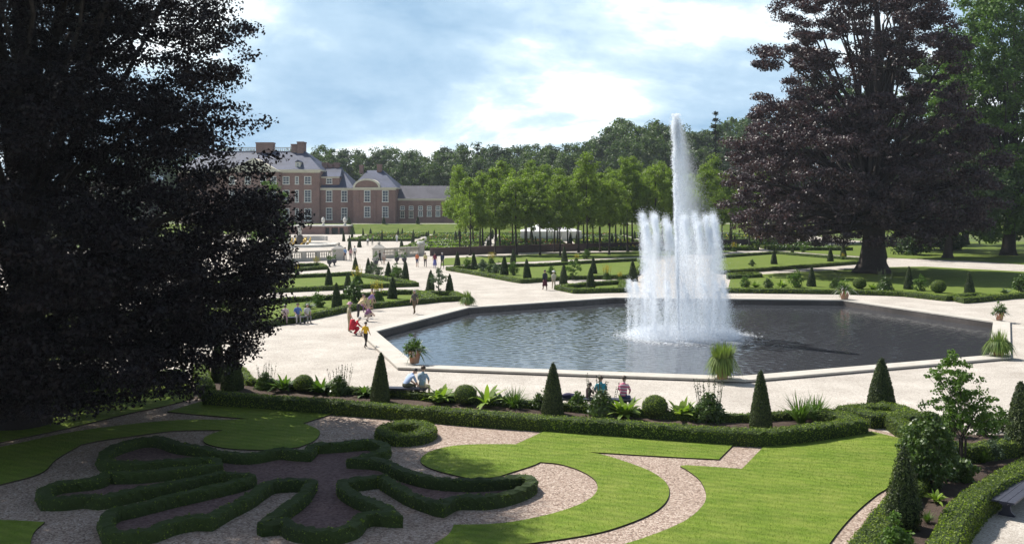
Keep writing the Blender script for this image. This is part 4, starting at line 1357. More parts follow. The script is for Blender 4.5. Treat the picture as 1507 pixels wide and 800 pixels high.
# ================================================================== people
SKIN = mat_plain('skin', (0.50, 0.32, 0.24), 0.6, var=0.05)
HAIRS = {'brown': mat_plain('brown_hair', (0.07, 0.045, 0.03), 0.6), 'dark': mat_plain('dark_hair', (0.025, 0.02, 0.018), 0.6), 'grey': mat_plain('grey_hair', (0.4, 0.39, 0.37), 0.6), 'blond': mat_plain('fair_hair', (0.40, 0.30, 0.16), 0.6)}
_cl = {}


def cloth(c):
    if c not in _cl:
        _cl[c] = mat_plain('cloth', c, 0.85, spec=0.15, var=0.08, scale=12)
    return _cl[c]


def mat_stripes(name, a, b_):
    m, nt, out = new_mat(name)
    tc = N(nt, 'ShaderNodeTexCoord')
    w = N(nt, 'ShaderNodeTexWave', i_Scale=2.6, bands_direction='Z')
    L(nt, tc.outputs['Object'], w.inputs['Vector'])
    rp = ramp(nt, w.outputs['Fac'], [(0.45, a), (0.55, b_)])
    p = N(nt, 'ShaderNodeBsdfPrincipled', i_Roughness=0.85)
    L(nt, rp.outputs[0], p.inputs['Base Color'])
    L(nt, p.outputs[0], out.inputs[0])
    return m


PINKS = mat_stripes('pink_stripes', (0.62, 0.10, 0.22), (0.75, 0.55, 0.60))
FLORAL = mat_noise('floral_cloth', (0.10, 0.20, 0.42), (0.55, 0.62, 0.66), 14, 0.85, 0, c3=(0.25, 0.38, 0.40), big=8)
SHOE = cloth((0.05, 0.04, 0.035))


def joints(pose, rs):
    J = dict(pelvis=(0, 0, .94), waist=(0, 0, 1.10), chest=(0, 0.0, 1.30), neck0=(0, -.01, 1.44), neck=(0, .005, 1.52), head0=(0, .03, 1.585), head=(0, .035, 1.655), top=(0, .02, 1.725),
             shL=(-.17, 0, 1.40), shR=(.17, 0, 1.40), elL=(-.22, -.02, 1.13), elR=(.22, -.02, 1.13), wrL=(-.23, .08, .90), wrR=(.23, .08, .90), haL=(-.23, .11, .82), haR=(.23, .11, .82),
             hiL=(-.09, 0, .90), hiR=(.09, 0, .90), knL=(-.095, .03, .50), knR=(.095, .03, .50), anL=(-.1, -.01, .085), anR=(.1, -.01, .085), toL=(-.115, .15, .04), toR=(.115, .15, .04))
    if pose == 'walk':
        J.update(knL=(-.09, .18, .52), anL=(-.09, .26, .10), toL=(-.1, .42, .075), knR=(.09, -.05, .50), anR=(.09, -.30, .13), toR=(.1, -.17, .035),
                 elL=(-.21, -.14, 1.15), wrL=(-.2, -.12, .90), haL=(-.2, -.10, .82), elR=(.21, .06, 1.14), wrR=(.2, .24, .96), haR=(.2, .28, .90))
    if pose in ('sit', 'lean', 'phone'):
        d = 0.94 - 0.56
        for k in J:
            x, y, z = J[k]
            J[k] = (x, y, z - d)
        J.update(hiL=(-.09, .02, .54), hiR=(.09, .02, .54), knL=(-.12, .42, .52), knR=(.12, .42, .52), anL=(-.12, .40, .085), anR=(.12, .44, .085), toL=(-.13, .56, .04), toR=(.13, .60, .04),
                 elL=(-.24, .10, .82), elR=(.24, .10, .82), wrL=(-.14, .33, .66), wrR=(.14, .33, .66), haL=(-.10, .40, .63), haR=(.10, .40, .63))
        ln = {'sit': 0.10, 'lean': 0.75, 'phone': 0.12}[pose]
        up = ['waist', 'chest', 'neck0', 'neck', 'head0', 'head', 'top', 'shL', 'shR', 'elL', 'elR', 'wrL', 'wrR', 'haL', 'haR']
        for k in up:
            if k[:2] in ('wr', 'ha') and pose == 'lean':
                continue
            x, y, z = J[k]
            h = z - .56
            if k[:2] in ('wr', 'ha'):
                continue
            J[k] = (x, y * math.cos(ln) + h * math.sin(ln), .56 + h * math.cos(ln) - y * math.sin(ln))
        if pose == 'phone':
            J.update(elR=(.24, .18, .82), wrR=(.10, .30, 1.02), haR=(.07, .30, 1.10))
        if pose == 'lean':
            J.update(elL=(-.2, .42, .66), elR=(.2, .42, .66), wrL=(-.08, .58, .52), wrR=(.08, .58, .52), haL=(-.05, .63, .46), haR=(.05, .63, .46))
    if pose == 'crouch':
        ln = 0.6
        d = 0.94 - 0.42
        for k in J:
            x, y, z = J[k]
            J[k] = (x, y, z - d)
        for k in ['waist', 'chest', 'neck0', 'neck', 'head0', 'head', 'top', 'shL', 'shR']:
            x, y, z = J[k]
            h = z - .42
            J[k] = (x, y + h * math.sin(ln), .42 + h * math.cos(ln))
        J.update(hiL=(-.09, .02, .40), hiR=(.09, .02, .40), knL=(-.15, .40, .50), knR=(.15, .42, .46), anL=(-.13, .08, .10), anR=(.13, .12, .10), toL=(-.14, .24, .04), toR=(.14, .28, .04),
                 elL=(-.22, .42, .60), elR=(.22, .42, .60), wrL=(-.12, .60, .48), wrR=(.12, .60, .48), haL=(-.1, .66, .44), haR=(.1, .66, .44))
    if pose == 'bend':
        ln = 0.8
        for k in ['waist', 'chest', 'neck0', 'neck', 'head0', 'head', 'top', 'shL', 'shR']:
            x, y, z = J[k]
            h = z - .94
            J[k] = (x, y + h * math.sin(ln), .94 + h * math.cos(ln))
        J.update(elL=(-.22, .46, .98), elR=(.22, .46, .98), wrL=(-.16, .58, .76), wrR=(.16, .58, .76), haL=(-.14, .62, .68), haR=(.14, .62, .68))
    if pose == 'hips':
        J.update(elL=(-.34, -.06, 1.16), wrL=(-.2, .06, 1.0), haL=(-.15, .08, .98))
    return J


EDG = [('pelvis', 'waist'), ('waist', 'chest'), ('chest', 'neck0'), ('neck0', 'neck'), ('neck', 'head0'), ('head0', 'head'), ('head', 'top'), ('chest', 'shL'), ('chest', 'shR'), ('shL', 'elL'), ('shR', 'elR'), ('elL', 'wrL'), ('elR', 'wrR'), ('wrL', 'haL'), ('wrR', 'haR'),
       ('pelvis', 'hiL'), ('pelvis', 'hiR'), ('hiL', 'knL'), ('hiR', 'knR'), ('knL', 'anL'), ('knR', 'anR'), ('anL', 'toL'), ('anR', 'toR')]
RADS = dict(pelvis=.135, waist=.125, chest=.145, neck0=.085, neck=.055, head0=.075, head=.098, top=.062, shL=.07, shR=.07, elL=.047, elR=.047, wrL=.031, wrR=.031, haL=.034, haR=.034, hiL=.095, hiR=.095, knL=.062, knR=.062, anL=.042, anR=.042, toL=.036, toR=.036)


def person(loc, rz, label, pose='stand', h=1.72, shirt=(0.5, 0.5, 0.5), legs=(0.1, 0.1, 0.12), hair='brown', sleeves=False, shorts=False, hat=None, skirt=None, fat=1.0, group=None, seed=0, bag=None):
    rs = np.random.RandomState(seed + 7)
    J = joints(pose, rs)
    names = list(J)
    idx = {n_: i for i, n_ in enumerate(names)}
    me = bpy.data.meshes.new('skeleton')
    me.from_pydata([J[n_] for n_ in names], [(idx[a], idx[b_]) for a, b_ in EDG], [])
    o = bpy.data.objects.new('skeleton', me)
    COL.objects.link(o)
    md = o.modifiers.new('skin', 'SKIN')
    md.use_smooth_shade = True
    s2 = o.modifiers.new('sub', 'SUBSURF')
    s2.levels = s2.render_levels = 1
    for n_ in names:
        sv = me.skin_vertices[0].data[idx[n_]]
        r = RADS[n_]
        torso = n_ in ('pelvis', 'waist', 'chest')
        sv.radius = (r * (1.12 if torso else 1) * fat, r * (0.8 if torso else 1) * (fat if torso else 1))
        if n_ == 'pelvis':
            sv.use_root = True
    bpy.context.view_layer.update()
    dg = bpy.context.evaluated_depsgraph_get()
    bm_ = bpy.data.meshes.new_from_object(o.evaluated_get(dg))
    bpy.data.objects.remove(o)
    bpy.data.meshes.remove(me)
    nv = len(bm_.vertices)
    co = np.zeros(nv * 3, dtype=np.float32)
    bm_.vertices.foreach_get('co', co)
    co = co.reshape(-1, 3)
    faces = [tuple(p.vertices) for p in bm_.polygons]
    bpy.data.meshes.remove(bm_)
    cen = np.array([co[list(f)].mean(0) for f in faces])
    A = np.array([J[a] for a, b_ in EDG]); B = np.array([J[b_] for a, b_ in EDG])
    ab = B - A
    t = np.clip(((cen[:, None] - A) * ab).sum(2) / ((ab * ab).sum(1) + 1e-9), 0, 1)
    dist = np.linalg.norm(cen[:, None] - (A + t[..., None] * ab), axis=2)
    near = dist.argmin(1)
    ms = shirt if not isinstance(shirt, tuple) else cloth(shirt)
    ml = cloth(legs)
    mb = MB()
    part_of = {}
    for i, (a, b_) in enumerate(EDG):
        part_of[i] = ('skin' if a in ('neck', 'head0', 'head') or b_ in ('haL', 'haR') else 'leg' if a in ('pelvis',) and b_[:2] == 'hi' or a[:2] == 'hi' else 'shin' if a[:2] == 'kn' else 'shoe' if a[:2] == 'an' else 'fore' if a[:2] == 'el' else 'shirt')
    groups = {}
    for f, nr, tt in zip(faces, near, t[np.arange(len(faces)), near]):
        k = part_of[nr]
        m_ = SKIN if k == 'skin' or (k == 'fore' and not sleeves) or (k == 'shin' and shorts) else ml if k in ('leg', 'shin') else SHOE if k == 'shoe' else ms
        if EDG[nr] == ('pelvis', 'waist') and tt < 0.25:
            m_ = ml
        groups.setdefault(m_.name, (m_, []))[1].append(f)
    first = True
    for m_, fs in groups.values():
        mb.add(co if first else np.zeros((0, 3)), [f if first else tuple(i - mb.nv for i in f) for f in fs], m_)
        first = False
    # fingers and thumb, nose and ears grow from the body
    for sd, w_, h_ in (('L', 'wrL', 'haL'), ('R', 'wrR', 'haR')):
        d = np.array(J[h_]) - np.array(J[w_]); d /= np.linalg.norm(d)
        side = np.cross(d, (1, 0, 0) if abs(d[0]) < 0.8 else (0, 0, 1.0)); side /= np.linalg.norm(side)
        palm = np.cross(side, d)
        for q, ln in zip((-1.5, -.5, .5, 1.5), (.062, .075, .07, .055)):
            p0 = np.array(J[h_]) + side * q * 0.016 + d * 0.012
            mb.add(*tube([p0, p0 + d * ln * .55 + palm * .006, p0 + d * ln * .9 + palm * .022], [.0095, .0085, .006], 6), SKIN)
        p0 = np.array(J[h_]) - side * 0.03 - d * .03
        mb.add(*tube([p0, p0 - side * .028 + d * .022, p0 - side * .03 + d * .05], [.011, .0095, .007], 6), SKIN)
    hd = np.array(J['head']); upv = np.array(J['top']) - np.array(J['head0']); upv /= np.linalg.norm(upv)
    fw = np.cross((1, 0, 0), -upv); fw = fw if fw[1] > 0 or abs(fw[1]) < 0.2 else -fw
    fw /= np.linalg.norm(fw)
    n0 = hd + fw * .085
    mb.add(*tube([n0 + upv * .025, n0 - upv * .02 + fw * .025, n0 - upv * .03], [.008, .014, .008], 6), SKIN)
    for sx in (-1, 1):
        e0 = hd + np.array((sx * .088, 0, 0))
        mb.add(*tube([e0 + upv * .03, e0 + np.array((sx * .014, 0, 0)), e0 - upv * .03], [.008, .016, .008], 6), SKIN)
        e1 = hd + fw * .088 + np.array((sx * .035, 0, 0)) + upv * .015
        mb.add(*tube([e1 - np.array((.01, 0, 0)), e1 + np.array((.01, 0, 0))], [.007, .007], 6), HAIRS['dark'])
    mth = hd + fw * .086 - upv * .05
    mb.add(*tube([mth - np.array((.022, 0, 0)), mth + np.array((.022, 0, 0))], [.006, .006], 5), cloth((0.35, 0.12, 0.11)))
    if skirt:
        kz = min(J['knL'][2], J['knR'][2])
        mb.add(*lathe([(.24, kz - .12), (.19, kz + .2), (.145, .98)], 14), cloth(skirt))
    body = mb.build('person', smooth=True)
    s = h / 1.74
    body.location = loc
    body.rotation_euler = (0, 0, rz)
    body.scale = (s, s, s)
    tag(body, label, 'person', group)
    # hair: a shell over the crown and back of the skull
    hb = MB()
    v, f = [], []
    nseg, nr_ = 14, 7
    c0 = hd + upv * .012 - fw * .012
    for i in range(nr_):
        ph = i / (nr_ - 1) * 1.75
        for k in range(nseg):
            a = 2 * PI * k / nseg
            front = math.sin(a)
            php = ph * (1 - 0.38 * max(0, front))
            r_ = 0.108 + rs.uniform(-.004, .004)
            lx = r_ * math.sin(php) * math.cos(a); ly = r_ * math.sin(php) * math.sin(a) * 1.08; lz = r_ * 1.1 * math.cos(php)
            v.append(c0 + np.array((lx, 0, 0)) + fw * ly + upv * lz)
    for i in range(nr_ - 1):
        for k in range(nseg):
            k2 = (k + 1) % nseg
            f.append((i * nseg + k, (i + 1) * nseg + k, (i + 1) * nseg + k2, i * nseg + k2))
    hb.add(v, f, HAIRS[hair])
    hb.build('hair', body, smooth=True)
    if hat:
        tb_ = MB()
        prof = [(.19, 0.0), (.185, 0.012), (.112, .02), (.105, .09), (.06, .115), (.01, .118)]
        vv, ff = lathe(prof, 16)
        vv = np.array(vv)
        base = hd + upv * .05
        vv = base + vv[:, :1] * np.array((1, 0, 0)) + vv[:, 1:2] * fw + vv[:, 2:3] * upv
        tb_.add(vv, ff, cloth(hat))
        tb_.build('hat', body, smooth=True)
    return body


def P(px, py, label, face, pose='stand', hpx=None, h=None, **kw):
    x, y, _ = at(px, py)
    if hpx:
        h = hpx * y / F0
    return person((x, y, 0.004), math.radians(face), label, pose, h or 1.72, **kw)


# facing angle: 0 looks away from the camera (+Y), 90 to the left, -90 to the right, 180 toward us
bx, by = BA[0], BA[1]
person((bx + 0.05, by - 0.02, 0.0), math.radians(-50), 'person in a light blue shirt leaning far forward on the bench', 'lean', 1.76, shirt=(0.42, 0.52, 0.72), legs=(0.10, 0.10, 0.065), hair='dark', seed=1)
person((bx + 0.78, by - 0.12, 0.0), math.radians(-20), 'person in a blue floral shirt and pale trousers sitting on the bench end', 'sit', 1.70, shirt=FLORAL, legs=(0.50, 0.42, 0.30), hair='brown', seed=2)
bx, by = BB[0], BB[1]
person((bx - 0.38, by + 0.03, 0.03), math.radians(-60), 'child in dark clothes with tied-up hair sitting sideways on the bench', 'phone', 1.30, shirt=(0.05, 0.03, 0.035), legs=(0.04, 0.04, 0.07), hair='brown', seed=3)
person((bx + 0.12, by, 0.0), math.radians(5), 'person in a teal top sitting in the middle of the bench, seen from behind', 'sit', 1.66, shirt=(0.05, 0.30, 0.38), legs=(0.05, 0.06, 0.10), hair='brown', seed=4)
person((bx + 0.98, by - 0.1, 0.0), math.radians(-25), 'person in a pink striped shirt sitting on the bench end', 'sit', 1.68, shirt=PINKS, legs=(0.06, 0.08, 0.16), hair='brown', seed=5)
# dark coat left on the bench
mb = MB()
v, f = lathe([(0.30, 0), (0.32, 0.05), (0.22, 0.12), (0.10, 0.16), (0.02, 0.17)], 14, jit=0.12, rs=np.random.RandomState(3))
v = np.array(v) * np.array((1.25, 0.62, 1))
mb.add(v, f, cloth((0.03, 0.03, 0.07)))
mb.add(v * np.array((0.7, 0.8, 0.8)) + np.array((-.15, 0, .06)), f, cloth((0.05, 0.045, 0.09)))
tag(mb.build('folded_coat', smooth=True), 'dark blue coat lying crumpled on the bench beside the child', 'coat').location = (bx - 1.0, by + 0.12, 0.455)
P(538, 512, 'child in a bright yellow shirt walking away along the pond rim', -20, 'walk', 38, shirt=(0.72, 0.44, 0.03), legs=(0.035, 0.03, 0.03), hair='dark', seed=6)
P(519, 493, 'person in a red dress crouching on the pond corner', -75, 'crouch', h=1.7, shirt=(0.55, 0.03, 0.05), legs=(0.45, 0.03, 0.05), hair='grey', sleeves=False, skirt=(0.5, 0.03, 0.05), fat=1.45, seed=7)
P(514, 489, 'person in a pink cap and khaki vest standing behind the red dress', -60, 'stand', 43, shirt=(0.36, 0.32, 0.22), legs=(0.33, 0.28, 0.18), hair='grey', hat=(0.62, 0.36, 0.48), seed=8)
P(527, 468, 'person in a cream shirt bending over beside the pushchair group', -60, 'bend', h=1.72, shirt=(0.60, 0.48, 0.30), legs=(0.05, 0.045, 0.05), hair='brown', seed=9)
P(537, 473, 'person in a purple top crouching over a bag', -100, 'crouch', h=1.72, shirt=(0.25, 0.12, 0.24), legs=(0.55, 0.45, 0.40), hair='brown', seed=10)
P(534, 459, 'person in a cream shirt sitting behind the crouching one, back to the hedge', -150, 'sit', h=1.7, shirt=(0.62, 0.50, 0.26), legs=(0.22, 0.12, 0.20), hair='brown', seed=11)
P(542, 457, 'person in a lilac shirt bent forward next to the hedge', -110, 'bend', h=1.6, shirt=(0.34, 0.24, 0.50), legs=(0.45, 0.36, 0.26), hair='brown', seed=12)
P(548, 456, 'person in tan clothes standing at the end of the hedge group', 120, 'stand', 31, shirt=(0.42, 0.30, 0.14), legs=(0.36, 0.28, 0.2), hair='brown', seed=13)
P(610, 462, 'person in a dark waistcoat and brown trousers walking on the pale gravel', 160, 'walk', 35, shirt=(0.10, 0.085, 0.08), legs=(0.15, 0.11, 0.07), hair='grey', sleeves=False, fat=1.1, seed=14)
P(802, 427, 'person in a dark coat walking arm in arm on the gravel', 15, 'walk', 29.5, shirt=(0.035, 0.04, 0.05), legs=(0.10, 0.03, 0.04), hair='dark', sleeves=True, skirt=(0.08, 0.025, 0.035), fat=1.15, seed=15)
P(815, 426, 'person in a white hat and beige clothes walking beside the dark coat', 10, 'walk', 27, shirt=(0.50, 0.46, 0.38), legs=(0.45, 0.38, 0.28), hair='grey', hat=(0.75, 0.74, 0.7), sleeves=True, seed=16)
P(614, 393, 'person in an orange shirt and dark shorts standing on the walk', -20, 'stand', 21.5, shirt=(0.62, 0.20, 0.10), legs=(0.06, 0.06, 0.12), shorts=True, hair='grey', seed=17)
P(626, 393, 'person in a pale yellow shirt and dark trousers on the walk', 10, 'walk', 21, shirt=(0.62, 0.55, 0.28), legs=(0.04, 0.04, 0.05), hair='brown', seed=18)
P(640, 395, 'person in a maroon top and long blue skirt on the walk', -10, 'stand', 23, shirt=(0.18, 0.035, 0.06), legs=(0.14, 0.14, 0.35), skirt=(0.15, 0.16, 0.40), hair='dark', seed=19)
P(651, 395, 'person in dark navy carrying a light jacket, rightmost of four on the walk', 20, 'walk', 23, shirt=(0.05, 0.06, 0.10), legs=(0.09, 0.085, 0.07), hair='grey', sleeves=True, seed=20)
P(559, 389, 'person in black leaning against the stone pier', 60, 'walk', 20, shirt=(0.03, 0.03, 0.035), legs=(0.035, 0.035, 0.04), hair='dark', sleeves=True, seed=21)
P(565, 389, 'person in white and brown beside the one in black', -160, 'stand', 18, shirt=(0.5, 0.42, 0.38), legs=(0.4, 0.28, 0.22), shorts=True, hair='brown', seed=22)
P(508, 384, 'person in a blue shirt and dark trousers walking by the balustrade', 30, 'walk', 20, shirt=(0.25, 0.38, 0.62), legs=(0.06, 0.05, 0.06), hair='dark', seed=23)
P(516, 384, 'person in a pink top and grey skirt by the balustrade', -15, 'stand', 19.5, shirt=(0.50, 0.28, 0.28), legs=(0.14, 0.13, 0.13), hair='brown', seed=24)
P(522, 381, 'person in white with dark trousers by the balustrade', 15, 'stand', 19, shirt=(0.70, 0.69, 0.68), legs=(0.03, 0.03, 0.035), hair='brown', seed=25)
bx, by = BCn[0], BCn[1]
person((bx + 0.28, by - 0.04, 0.0), math.radians(200), 'person in a blue shirt sitting on the shaded left bench', 'sit', 1.75, shirt=(0.10, 0.16, 0.42), legs=(0.42, 0.40, 0.38), hair='dark', seed=26)
person((bx - 0.5, by - 0.25, 0.0), math.radians(190), 'person in a pale pink top sitting on the left bench', 'sit', 1.66, shirt=(0.62, 0.48, 0.50), legs=(0.42, 0.3, 0.3), hair='grey', seed=27)
person((bx + 0.85, by + 0.18, 0.0), math.radians(215), 'person in grey and white at the right end of the left bench', 'sit', 1.66, shirt=(0.5, 0.5, 0.5), legs=(0.25, 0.25, 0.24), hair='grey', seed=28)
P(584, 356.5, 'person in white standing among the far parterre beds', 0, 'stand', h=1.75, shirt=(0.72, 0.72, 0.72), legs=(0.5, 0.52, 0.6), hair='brown', sleeves=True, seed=29)
P(541, 362, 'person in pale clothes bending near the far fountain walk', 0, 'bend', h=1.75, shirt=(0.5, 0.5, 0.5), legs=(0.1, 0.1, 0.1), hair='brown', sleeves=True, seed=30)
P(548, 361, 'person in dark clothes near the far fountain walk', 0, 'stand', h=1.75, shirt=(0.08, 0.09, 0.09), legs=(0.1, 0.1, 0.1), hair='brown', sleeves=True, seed=31)
P(795, 362, 'person in white behind the brick wall, under the grove', 0, 'stand', h=1.75, shirt=(0.7, 0.66, 0.62), legs=(0.4, 0.3, 0.3), hair='brown', seed=32)
# black bag on the gravel
mb = MB()
v, f = lathe([(0.2, 0), (0.24, 0.05), (0.22, 0.25), (0.12, 0.34), (0.02, 0.35)], 12, jit=0.08, rs=np.random.RandomState(4))
mb.add(np.array(v) * np.array((1.1, .7, 1)), f, cloth((0.02, 0.02, 0.025)))
mb.add(*tube([(-.12, 0, .3), (-.08, 0, .46), (.08, 0, .46), (.12, 0, .3)], .015, 6), cloth((0.02, 0.02, 0.025)))
x, y, _ = at(542, 465.5)
tag(mb.build('carry_bag', smooth=True), 'black bag standing on the gravel by the crouching visitors', 'bag').location = (x, y, 0.004)

# ================================================================== big trees
# left copper beech, its lower branches hanging into the view
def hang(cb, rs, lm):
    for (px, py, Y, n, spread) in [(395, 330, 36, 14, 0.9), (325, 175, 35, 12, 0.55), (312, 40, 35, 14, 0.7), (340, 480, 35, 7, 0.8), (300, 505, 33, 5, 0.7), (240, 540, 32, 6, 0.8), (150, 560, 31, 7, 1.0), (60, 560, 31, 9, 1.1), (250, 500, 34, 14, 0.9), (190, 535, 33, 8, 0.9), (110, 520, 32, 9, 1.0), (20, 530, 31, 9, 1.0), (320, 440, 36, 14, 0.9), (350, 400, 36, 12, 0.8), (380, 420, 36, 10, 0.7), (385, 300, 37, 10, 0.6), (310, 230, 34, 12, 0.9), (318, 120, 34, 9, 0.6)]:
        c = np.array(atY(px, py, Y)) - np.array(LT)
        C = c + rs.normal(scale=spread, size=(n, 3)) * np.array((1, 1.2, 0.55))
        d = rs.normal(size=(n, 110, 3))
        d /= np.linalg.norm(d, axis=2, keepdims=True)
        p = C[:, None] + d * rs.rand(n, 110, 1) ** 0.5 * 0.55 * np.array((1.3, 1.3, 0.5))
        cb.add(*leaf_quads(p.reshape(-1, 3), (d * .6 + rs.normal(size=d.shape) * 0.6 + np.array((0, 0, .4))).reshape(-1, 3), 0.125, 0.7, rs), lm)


LT = (-17.9, 37.0, 0.0)
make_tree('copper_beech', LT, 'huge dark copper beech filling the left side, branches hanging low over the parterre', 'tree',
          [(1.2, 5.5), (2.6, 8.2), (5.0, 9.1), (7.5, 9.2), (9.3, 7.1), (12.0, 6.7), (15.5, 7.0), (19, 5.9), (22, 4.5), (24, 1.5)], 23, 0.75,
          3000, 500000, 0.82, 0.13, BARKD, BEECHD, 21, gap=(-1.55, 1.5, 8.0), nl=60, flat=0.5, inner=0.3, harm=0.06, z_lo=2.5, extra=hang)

# great purple beech on the right
RB = at(1283, 402)
make_tree('copper_beech', RB, 'great purple copper beech with a massive trunk, right of the fountain', 'tree',
          [(4.0, 11.2), (6.0, 13.4), (9.0, 14.2), (13.0, 13.6), (17.0, 12.2), (19.5, 10.9), (23.0, 11.0), (27.0, 11.4), (31.0, 10.2), (34.5, 6.5), (36, 1.5)], 34, 1.35,
          1050, 240000, 1.35, 0.27, BARKD, BEECH, 33, offs=(-1.9, 0), gap=(-0.65, 1.5, 18.0), nl=150, flat=0.45, inner=0.5, harm=0.10, z_lo=5.5, flare=1.75)

# other trees of the park on the right
def env_round(z0, z1, r, top=0.25):
    return [(z0, r * 0.55), (z0 + (z1 - z0) * 0.25, r * 0.95), (z0 + (z1 - z0) * 0.55, r), (z0 + (z1 - z0) * 0.82, r * 0.7), (z1, r * top)]


RG = at(1484, 376)
make_tree('broadleaf_tree', RG, 'tall green broadleaf tree cut by the right edge', 'tree', [(3.2, 7), (6, 10), (12, 11), (18, 11), (26, 10.3), (34, 8.5), (42, 5), (46, 1)], 43, 0.85, 620, 110000, 1.7, 0.42, BARKD, LEAFG, 35, nl=30, inner=0.5, z_lo=6)
# purple beech standing behind the great one
bx_, by_, bz_ = atY(1092, 362, 214)
make_tree('copper_beech', (bx_ + 8, 214, 0), 'smaller purple beech half hidden behind the great one, beside the dark fir', 'tree', env_round(3, 29, 9.5), 27, 0.5, 220, 26000, 1.7, 0.5, BARKD, BEECH, 36, nl=10)
for k, (px, Y, z1, r, lab, lm) in enumerate([
    (1350, 178, 34, 10.5, 'shaded green tree filling the gap right of the purple beech', WOODL[0]),
    (1420, 200, 38, 11, 'dark tree behind the lawn, between the beech and the edge tree', WOODL[2]),
    (1215, 210, 33, 11, 'dark tree behind the crown of the purple beech', WOODL[0]),
    (1530, 165, 36, 10, 'tree on the right margin behind the edge tree', WOODL[1]),
    (1395, 150, 17, 8.5, 'low spreading dark tree over the right lawn, in front of the taller ones', WOODL[2])]):
    x, y, z = atY(px, 300, Y)
    make_tree('broadleaf_tree', (x, y, 0), lab, 'tree', env_round(4, z1, r), z1 * 0.93, 0.6, 220, 24000, 1.9, 0.55, BARKD, lm, 60 + k, nl=12)
# dark spreading conifer shrubs low behind the lawn
for px, Y, s, lab in [(1345, 160, 3.2, 'low dark yew bush at the back of the right lawn'), (1400, 175, 2.8, 'dark rounded bush behind the right lawn, nearer the edge tree')]:
    x, y, _ = atY(px, 300, Y)
    mb = plant_shrub(s, s * 1.1, WOODL[2], BARKD, R, 2600, 0.45, 50, 0.9, 0.3)
    tag(mb.build('yew_bush'), lab, 'shrub').location = (x, y, 0)

# slender light green tree left of the palace
x, y, _ = atY(396, 300, 150)
make_tree('broadleaf_tree', (x, y, 0), 'light green tree between the dark beech and the palace front', 'tree', env_round(1.5, 11.5, 3.2, 0.2), 11, 0.2, 90, 9000, 0.7, 0.28, BARK, LEAFG, 44, nl=10)


def tree_proto(name, env, h, r, ncl, nlf, cr, leaf, bark, lm, seed, nl, flat=0.6, inner=0.45, harm=0.16, up=0.3):
    rs = np.random.RandomState(seed)
    cb = MB()
    C = crown_leaves(cb, env, ncl, nlf, cr, leaf, lm, rs, flat, inner, harm, up=up)
    tb = MB()
    trunk_geo(tb, h, r, bark, rs, 0.012)
    limbs(tb, C, env[0][0], h * .9, h, r, nl, bark, rs, 1)
    return tb.mesh('trunk', smooth=True), cb.mesh('crown')


def plant_tree(name, protos, k, loc, s, label, group, rz):
    r = thing(name, loc, label, 'tree', group, rz)
    r.scale = s
    for nm, me in zip(('trunk', 'crown'), protos[k]):
        o = bpy.data.objects.new(nm, me)
        COL.objects.link(o)
        o.parent = r


# young grove with straight thin trunks
GP = [tree_proto('grove', [(4.6, 1.6), (5.8, 2.7), (7.6, 3.0), (9.8, 2.4), (12, 1.4), (14, 0.4)], 13.2, 0.15, 95, 10500, 0.7, 0.26, BARKD, OAKL, 70 + k, 14, 0.8, 0.3, 0.25) for k in range(4)]
rs = np.random.RandomState(12)
gl_ = 'slim young trees of the dense grove beside the fountain'
n_ = 0
for (yb, xs) in [(158, np.arange(-10.5, 16, 3.7)), (170, np.arange(-10, 36, 4.2)), (181, np.arange(-9, 42, 4.6)), (196, np.arange(-10, 48, 4.8)), (206, np.arange(-8, 50, 5.2))]:
    for x in xs:
        x_ = x + rs.uniform(-0.6, 0.6)
        if CX + (x_ - 2.6) * F0 / yb < 655:
            continue
        s = rs.uniform(0.88, 1.1) * (1.0 if yb < 190 else 1.08)
        plant_tree('grove_tree', GP, n_ % 4, (x_, yb + rs.uniform(-1.5, 1.5), 0), (s * 1.05, s * 1.05, s * rs.uniform(.92, 1.1)), 'slim young tree with a straight thin trunk in the grove behind the pond', gl_, rs.uniform(0, 6))
        n_ += 1

# woods behind the palace and the grove
WP = [tree_proto('wood', env_round(3, 24 + k, 7.5 + 0.6 * k, 0.3), 23, 0.45, 150, 15000, 1.8, 0.62, BARKD, WOODL[k % 3], 80 + k, 8, 0.75, 0.45, 0.12) for k in range(5)]
wl = 'broadleaf trees of the wood behind the palace'


def skyline(px):
    return np.interp(px, [150, 450, 480, 520, 560, 600, 640, 690, 720, 750, 800, 830, 865, 890, 930, 965, 1000, 1040, 1075, 1120, 1300, 1500], [222, 222, 217, 226, 213, 218, 223, 214, 213, 210, 214, 209, 206, 192, 178, 174, 182, 190, 175, 170, 150, 130])


k = 0
for (Y, step, frac) in [(318, 40, 0.84), (338, 32, 0.95), (365, 30, 1.0)]:
    for px in np.arange((300 if Y < 360 else 150) + (Y % 7) * 5, 1120, step):
        pxj = px + rs.uniform(-9, 9)
        x, y, z = atY(pxj, skyline(pxj), Y)
        if Y < 330 and pxj < 600:
            if pxj < 560:
                continue
        zt = z * frac * rs.uniform(0.93, 1.0)
        s = zt / (24 + k % 5)
        w_ = s * rs.uniform(0.9, 1.15)
        plant_tree('wood_tree', WP, k % 5, (x, Y + rs.uniform(-6, 6), 0), (w_, w_, s), 'full round-crowned broadleaf tree in the wood closing the view', wl, rs.uniform(0, 6))
        k += 1
